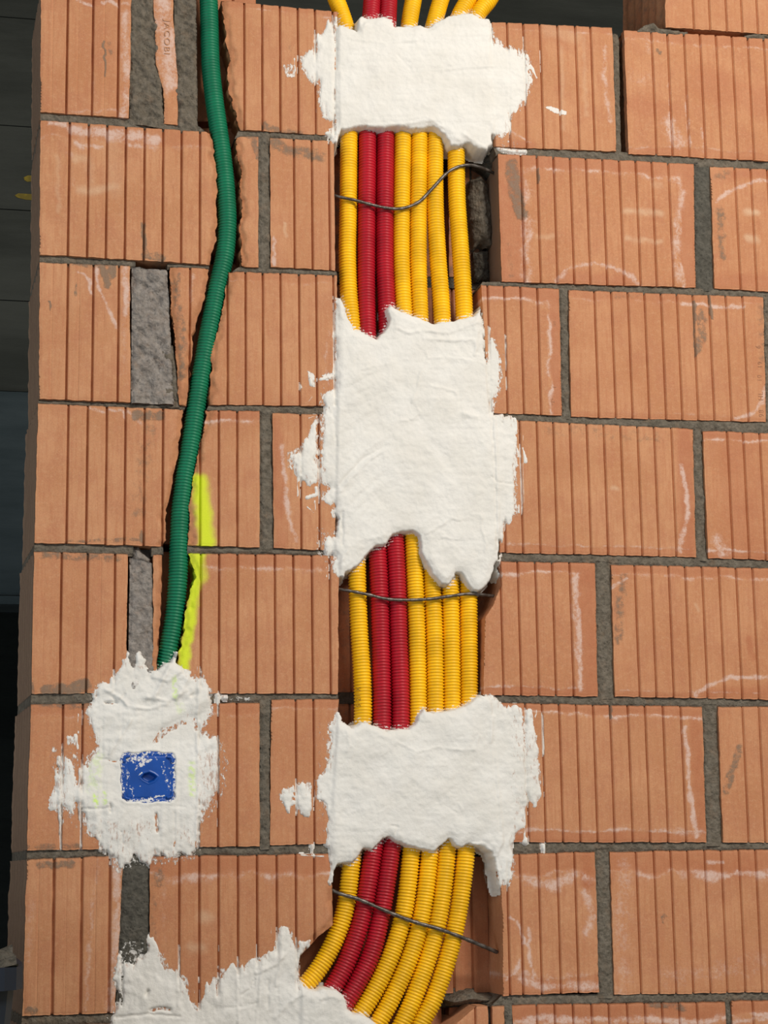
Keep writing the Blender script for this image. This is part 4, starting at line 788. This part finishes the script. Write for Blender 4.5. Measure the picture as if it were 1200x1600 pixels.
def plaster(key, label, cell=0.00205):
    polys = PATCH[key]; allp = np.concatenate([np.array(p) for p in polys])
    px0, px1, py0, py1 = allp[:, 0].min() - 12, allp[:, 0].max() + 12, allp[:, 1].min() - 12, allp[:, 1].max() + 12
    cx_, cz_ = inv(np.array([px0, px1, px1, px0]), np.array([py0, py0, py1, py1]))
    xs = np.arange(cx_.min(), cx_.max(), cell); zs_ = np.arange(cz_.max(), cz_.min(), -cell)
    X, Z = np.meshgrid(xs, zs_); px, py = proj(X, Z)
    sd_ = {'P1': 11, 'P2': 23, 'P3': 35, 'P4': 47, 'P5': 59}[key]
    chl, chr_ = poly_at(CHL, py), poly_at(CHR, py)
    inch = sm(-3, 3, px - chl) * sm(-3, 3, chr_ - px)
    above = py < np.interp(px, [p[0] for p in WTOP], [p[1] for p in WTOP])
    inch = np.where(above, 1.0, inch)
    if key == 'P4': inch = np.maximum(inch * 0, sm(-2, 3, sdf(px, py, GCH)))
    s = np.full(px.shape, -1e3)
    for p in polys: s = np.maximum(s, sdf(px, py, p))
    rag = 5.5 * fbm(px / 18, py / 30, sd_) + 4.5 * vn(px / 7, py / 42, sd_ + 6) + 6.5 * fbm(px / 4.2, py / 8, sd_ + 1, 3)
    ragc = 2.6 * fbm(px / 14, py / 14, sd_ + 2) + 1.6 * fbm(px / 4.6, py / 4.6, sd_ + 9, 3)
    s = s + rag * (1 - inch) * (1.0 if key != 'P4' else 1.2) + ragc * inch
    for pts, w in DRIP[key]:
        s = np.maximum(s, 1.5 * (w * (1 + .5 * vn(py / 9, px * 0, sd_)) - segdist(px + .8 * vn(py / 12, px * 0, 3), py, pts)))
    g = np.zeros_like(px)
    for (gx, gw, a, b) in groove_arr:
        if gx < xs[0] - .01 or gx > xs[-1] + .01: continue
        g = np.maximum(g, sm(gw * 1.2, gw * 0.4, np.abs(X - gx)) * ((Z < a - .001) & (Z > b + .001)))
    # thin skin near the rim on brick, fuller inside, fullest over the chase
    thick = 0.0004 + 0.0022 * sm(0, 9, s) + 0.0016 * sm(8, 34, s)
    thick = thick * (1 - inch) + inch * (0.0028 + 0.0040 * sm(0, 14, s))
    rel = 0.0036 * fbm(px / 60, py / 60, sd_ + 3) + 0.0018 * fbm(px / 19, py / 19, sd_ + 4) + 0.0007 * fbm(px / 4, py / 4, sd_ + 5)
    if key == 'P2':
        r = np.hypot(px - 770, py - 985); m = sm(650, 560, px) * sm(540, 600, py) * sm(880, 820, py)
        rel = rel + 0.0018 * m * fbm(r / 8, np.arctan2(py - 985, px - 770) * 3, 77, 4)
        rel = rel + 0.0005 * (1 - m) * fbm(px / 80, py / 6, 78)
    elif key in ('P1', 'P3'):
        rel = rel + 0.0008 * fbm(px / 90, py / 5, 79) * (1 if key == 'P1' else .6)
    elif key == 'P4':
        m = sm(1180, 1150, py); q = px * .45 + py * .9
        rel = rel + 0.0055 * m * fbm(q / 24, (px - py) / 70, 80) + 0.0012 * (1 - m) * fbm(px / 7, py / 80, 81)
    else:
        rel = rel + 0.0009 * fbm(px / 8, py / 60, 82) + 0.0008 * fbm((px + py) / 12, (px - py) / 60, 83)
    damp = sm(0, 12, s)
    Y = -thick - rel * (0.15 + 0.85 * damp) * np.where(s > 0, 1, 0)
    Y = np.minimum(Y, -0.0011 * sm(0, 7, s))
    for pts, w, h in RIDGE[key]:
        d = segdist(px + 1.2 * vn(px / 6, py / 6, 3), py + 1.2 * vn(px / 6, py / 6, 4), pts)
        Y = Y - 1.6 * h * np.exp(-(d / (w * .9)) ** 2) * (1 + .4 * vn(px / 7, py / 7, 5))
    # grooves stay open where the skin is thin
    op = sm(15, 5, s + 9 * fbm(px / 40, py / 18, sd_ + 8)) * (1 - inch)
    Y = Y + g * (0.0048 * op + 0.0006 * (1 - op) * (1 - inch))
    # drop behind the brick face outside the rim, deep round the conduits in the chase
    out_b = 0.0052; out_c = 0.046
    kb = sm(1.2, -2.2, s)
    Yo = out_b * (1 - inch) + out_c * inch
    Yr = np.where(inch > .5, sm(3.2, -3.0, s), kb)
    Y = Y * (1 - Yr) + Yo * Yr
    if key == 'P4':
        q = sdf(px, py, BOXP); Y = np.where(q > -2, np.maximum(Y, -0.0004 + 0.022 * sm(-1.5, 4, q)), Y)
        Y = Y - 0.0012 * np.exp(-((q + 4.5) / 2.6) ** 2) * (q < -1.5)
    A = np.zeros(px.shape + (4,))
    for pts, w, st in (FRESH if key == 'P4' else []):
        A[..., 0] = np.maximum(A[..., 0], st * sm(1.2, .3, segdist(px, py, pts) / w))
    thinv = (1 - inch) * sm(18, 0, s) * 0.5
    if key == 'P4': thinv = np.maximum(thinv, .56 * (1 - inch) * sm(290, 322, px) * sm(1150, 1185, py)); thinv = np.maximum(thinv, .44 * sm(140, 105, px)); thinv = np.maximum(thinv, .40 * sm(1262, 1290, py) * (px < 240)); thinv = np.maximum(thinv, .4 * sm(1262, 1300, py) * (px > 270)); thinv = np.maximum(thinv, .5 * np.exp(-((px - 298) / 9) ** 2 - ((py - 1118) / 14) ** 2))
    if key == 'P3': thinv = np.maximum(thinv, .38 * sm(785, 805, px))
    A[..., 1] = thinv
    nr, nc = px.shape; fq = gridfaces(nr, nc); sv = s.ravel()[fq].max(1)
    ic = inch.ravel()[fq].max(1) > .5
    keep = sv > np.where(ic, -3.4, -2.6)
    fq = fq[keep]; used = np.unique(fq); remap = np.full(nr * nc, -1); remap[used] = np.arange(len(used))
    # small sideways jitter of the hidden rim only is unnecessary: vertices stay on their wall position
    V = np.stack([X, Y, Z], -1).reshape(-1, 3)[used]
    o = mk('plaster_patch', V, remap[fq], PLASTER, None, A.reshape(-1, 4)[used], np.zeros((len(used), 4)), smooth=True)
    return tag(o, label, 'plaster', 'white plaster patches on the brick wall')
plaster('P1', 'topmost white plaster patch, holding the conduits where they leave the wall top')
plaster('P2', 'largest and tallest white plaster patch, in the middle of the chase')
plaster('P3', 'white plaster patch over the conduits between the two lower steel ties')
plaster('P4', 'ragged white plaster patch around the blue box cover')
plaster('P5', 'ragged white plaster smear in the bottom corner of the chase and over the mortar')

# ------------------------------------------------------------------ blue box cover set in plaster
bx, bz = inv(231, 1214)
jb = empty('junction_box', (float(bx), 0.0, float(bz)))
tag(jb, 'square bright blue junction box cover set in white plaster', 'junction box')
def local(o): o.matrix_parent_inverse = jb.matrix_world.inverted(); return o
bpy.context.view_layer.update()
n = 90
PX, PY = np.meshgrid(np.linspace(186, 276, n), np.linspace(1172, 1257, n))
X, Z = inv(PX, PY)
sq = np.maximum(np.abs(PX - 231) / 38.5, np.abs(PY - 1214.5) / 36.5)
rim = sdf(PX, PY, BOXP)
Y = -0.0034 + 0.0016 * sm(38, 34, np.maximum(np.abs(PX - 231), np.abs(PY - 1214.5) * 1.05)) * 0 + 0.0003 * fbm(PX / 20, PY / 20, 3)
Y = Y + 0.0010 * np.exp(-((np.maximum(np.abs(PX - 231), np.abs(PY - 1214.5)) - 33) / 1.4) ** 2)
slot = sdf(PX, PY, [(220,1215),(225,1209),(233,1207),(240,1210),(245,1214),(240,1220),(232,1223),(224,1219)])
Y = Y + 0.010 * sm(-0.5, 2.4, slot) - 0.0009 * np.exp(-((slot + 1.5) / 1.3) ** 2)
Y = np.where(rim < -3, 0.008, Y)
B = np.zeros(PX.shape + (4,))
B[..., 0] = sm(7, -1, rim) * .55
for pts, w, st in [([(200,1184),(212,1186),(230,1182)],6,.85),([(228,1188),(222,1196),(236,1186)],3,.9),([(212,1202),(222,1190)],4,.7),([(197,1190),(200,1215)],5,.55),([(205,1230),(209,1246)],2,.8),([(255,1190),(257,1215)],3,.55),([(266,1195),(266,1235)],4,.5),([(262,1215),(260,1222)],3,.7),([(218,1208),(218,1210)],2,.8),([(215,1251),(232,1248),(255,1244)],2.5,.9),([(219,1226),(219,1234)],1.5,.7),([(196,1220),(198,1232)],3,.6),([(240,1182),(245,1188)],3,.5)]:
    B[..., 0] = np.maximum(B[..., 0], st * .8 * sm(1.7, .1, segdist(PX + 3 * vn(PX / 4, PY / 4, 1), PY + 3 * vn(PX / 4, PY / 4, 2), pts) / w))
lid = local(slab('lid', X, Z, Y, [0.010], BLUE, jb, np.zeros(PX.shape + (4,)), B, 'blue lid with pointed oval finger slot, smeared with plaster'))
for (ax, ay), (b1, b2) in [((197,1184),(-1,-1)),((266,1185),(1,-1)),((197,1246),(-1,1)),((266,1244),(1,1))]:
    P = [(ax - 5 * b1, ay + 2 * b2), (ax, ay), (ax + 1 * b1, ay - 6 * b2)] if False else [(ax - 5.5 * b1, ay + 2.5 * b2), (ax + 1.5 * b1, ay + .5 * b2), (ax + 3.2 * b1, ay - 6.5 * b2)]
    q = np.array(P); xx, zz = inv(q[:, 0], q[:, 1]); C = catmull(np.stack([xx, np.full(3, -0.0048), zz], -1), 12)
    T = np.gradient(C, axis=0); T /= np.linalg.norm(T, axis=1)[:, None]; U = np.cross(T, [0, 1, 0]); W = np.cross(T, U)
    a = np.linspace(0, 2 * np.pi, 8, endpoint=False)
    V = C[:, None] + 0.0024 * (np.cos(a)[None, :, None] * U[:, None] + np.sin(a)[None, :, None] * W[:, None])
    i = np.arange(11)[:, None] * 8; j = np.arange(8)[None]
    local(mk('corner_tab', V.reshape(-1, 3), np.stack([i + j, i + (j + 1) % 8, i + 8 + (j + 1) % 8, i + 8 + j], -1).reshape(-1, 4), BLUE, jb, smooth=True, B=np.zeros((96, 4)) + [.22, 0, 0, 0]))

# ------------------------------------------------------------------ navy bin beside the wall end
YB = -0.10
xr, zr = inv(27, 1494, YB); xl = float(inv(-120, 1494, YB)[0]); xr = float(xr); zr = float(zr)
xbt = float(inv(9, 1600, YB)[0]); zbt = float(inv(9, 1600, YB)[1]); slope = (xr - xbt) / (zr - zbt)
H = zr + 2.65; wid = 0.50; xc = xr - wid / 2
bn = empty('waste_bin', (xc, YB + .0, -2.65)); tag(bn, 'dark navy plastic bin full of rubble, standing at the end of the wall', 'bin')
def frust(name, z0, z1, w0, w1, d0, d1, mat, par, r=.12):
    pr = []
    for z, w, d in ((z0, w0, d0), (z1, w1, d1)):
        for k in range(24):
            a = 2 * math.pi * k / 24; c, s_ = math.cos(a), math.sin(a)
            e = 0.35
            pr.append((w / 2 * math.copysign(abs(c) ** e, c), -d1 / 2 + d / 2 * math.copysign(abs(s_) ** e, s_) , z))
    fs = [(k, (k + 1) % 24, 24 + (k + 1) % 24, 24 + k) for k in range(24)]
    me = bpy.data.meshes.new(name); me.from_pydata(pr, [], fs + [tuple(range(23, -1, -1)), tuple(range(24, 48))]); me.materials.append(mat)
    o = bpy.data.objects.new(name, me); scene.collection.objects.link(o); o.parent = par; return o
sh = min(slope, .17) * H
frust('body', 0, H - .02, wid - .03 - 2 * sh * .55, wid - .02, .3, .42, NAVY, bn)
frust('rim', H - .03, H, wid, wid, .44, .44, NAVY, bn)
rb = np.random.RandomState(3); gx_, gy_ = np.meshgrid(np.linspace(-wid / 2 + .02, wid / 2 - .01, 26), np.linspace(-.40, -.04, 20))
Zr = H + .004 + .022 * (fbm(gx_ / .04, gy_ / .04, 8) + .25)
o = mk('rubble_fill', np.stack([gx_, gy_, Zr], -1).reshape(-1, 3), gridfaces(20, 26), MORTAR_D, bn, np.zeros((520, 4)), np.zeros((520, 4)))
o['kind'] = 'stuff'
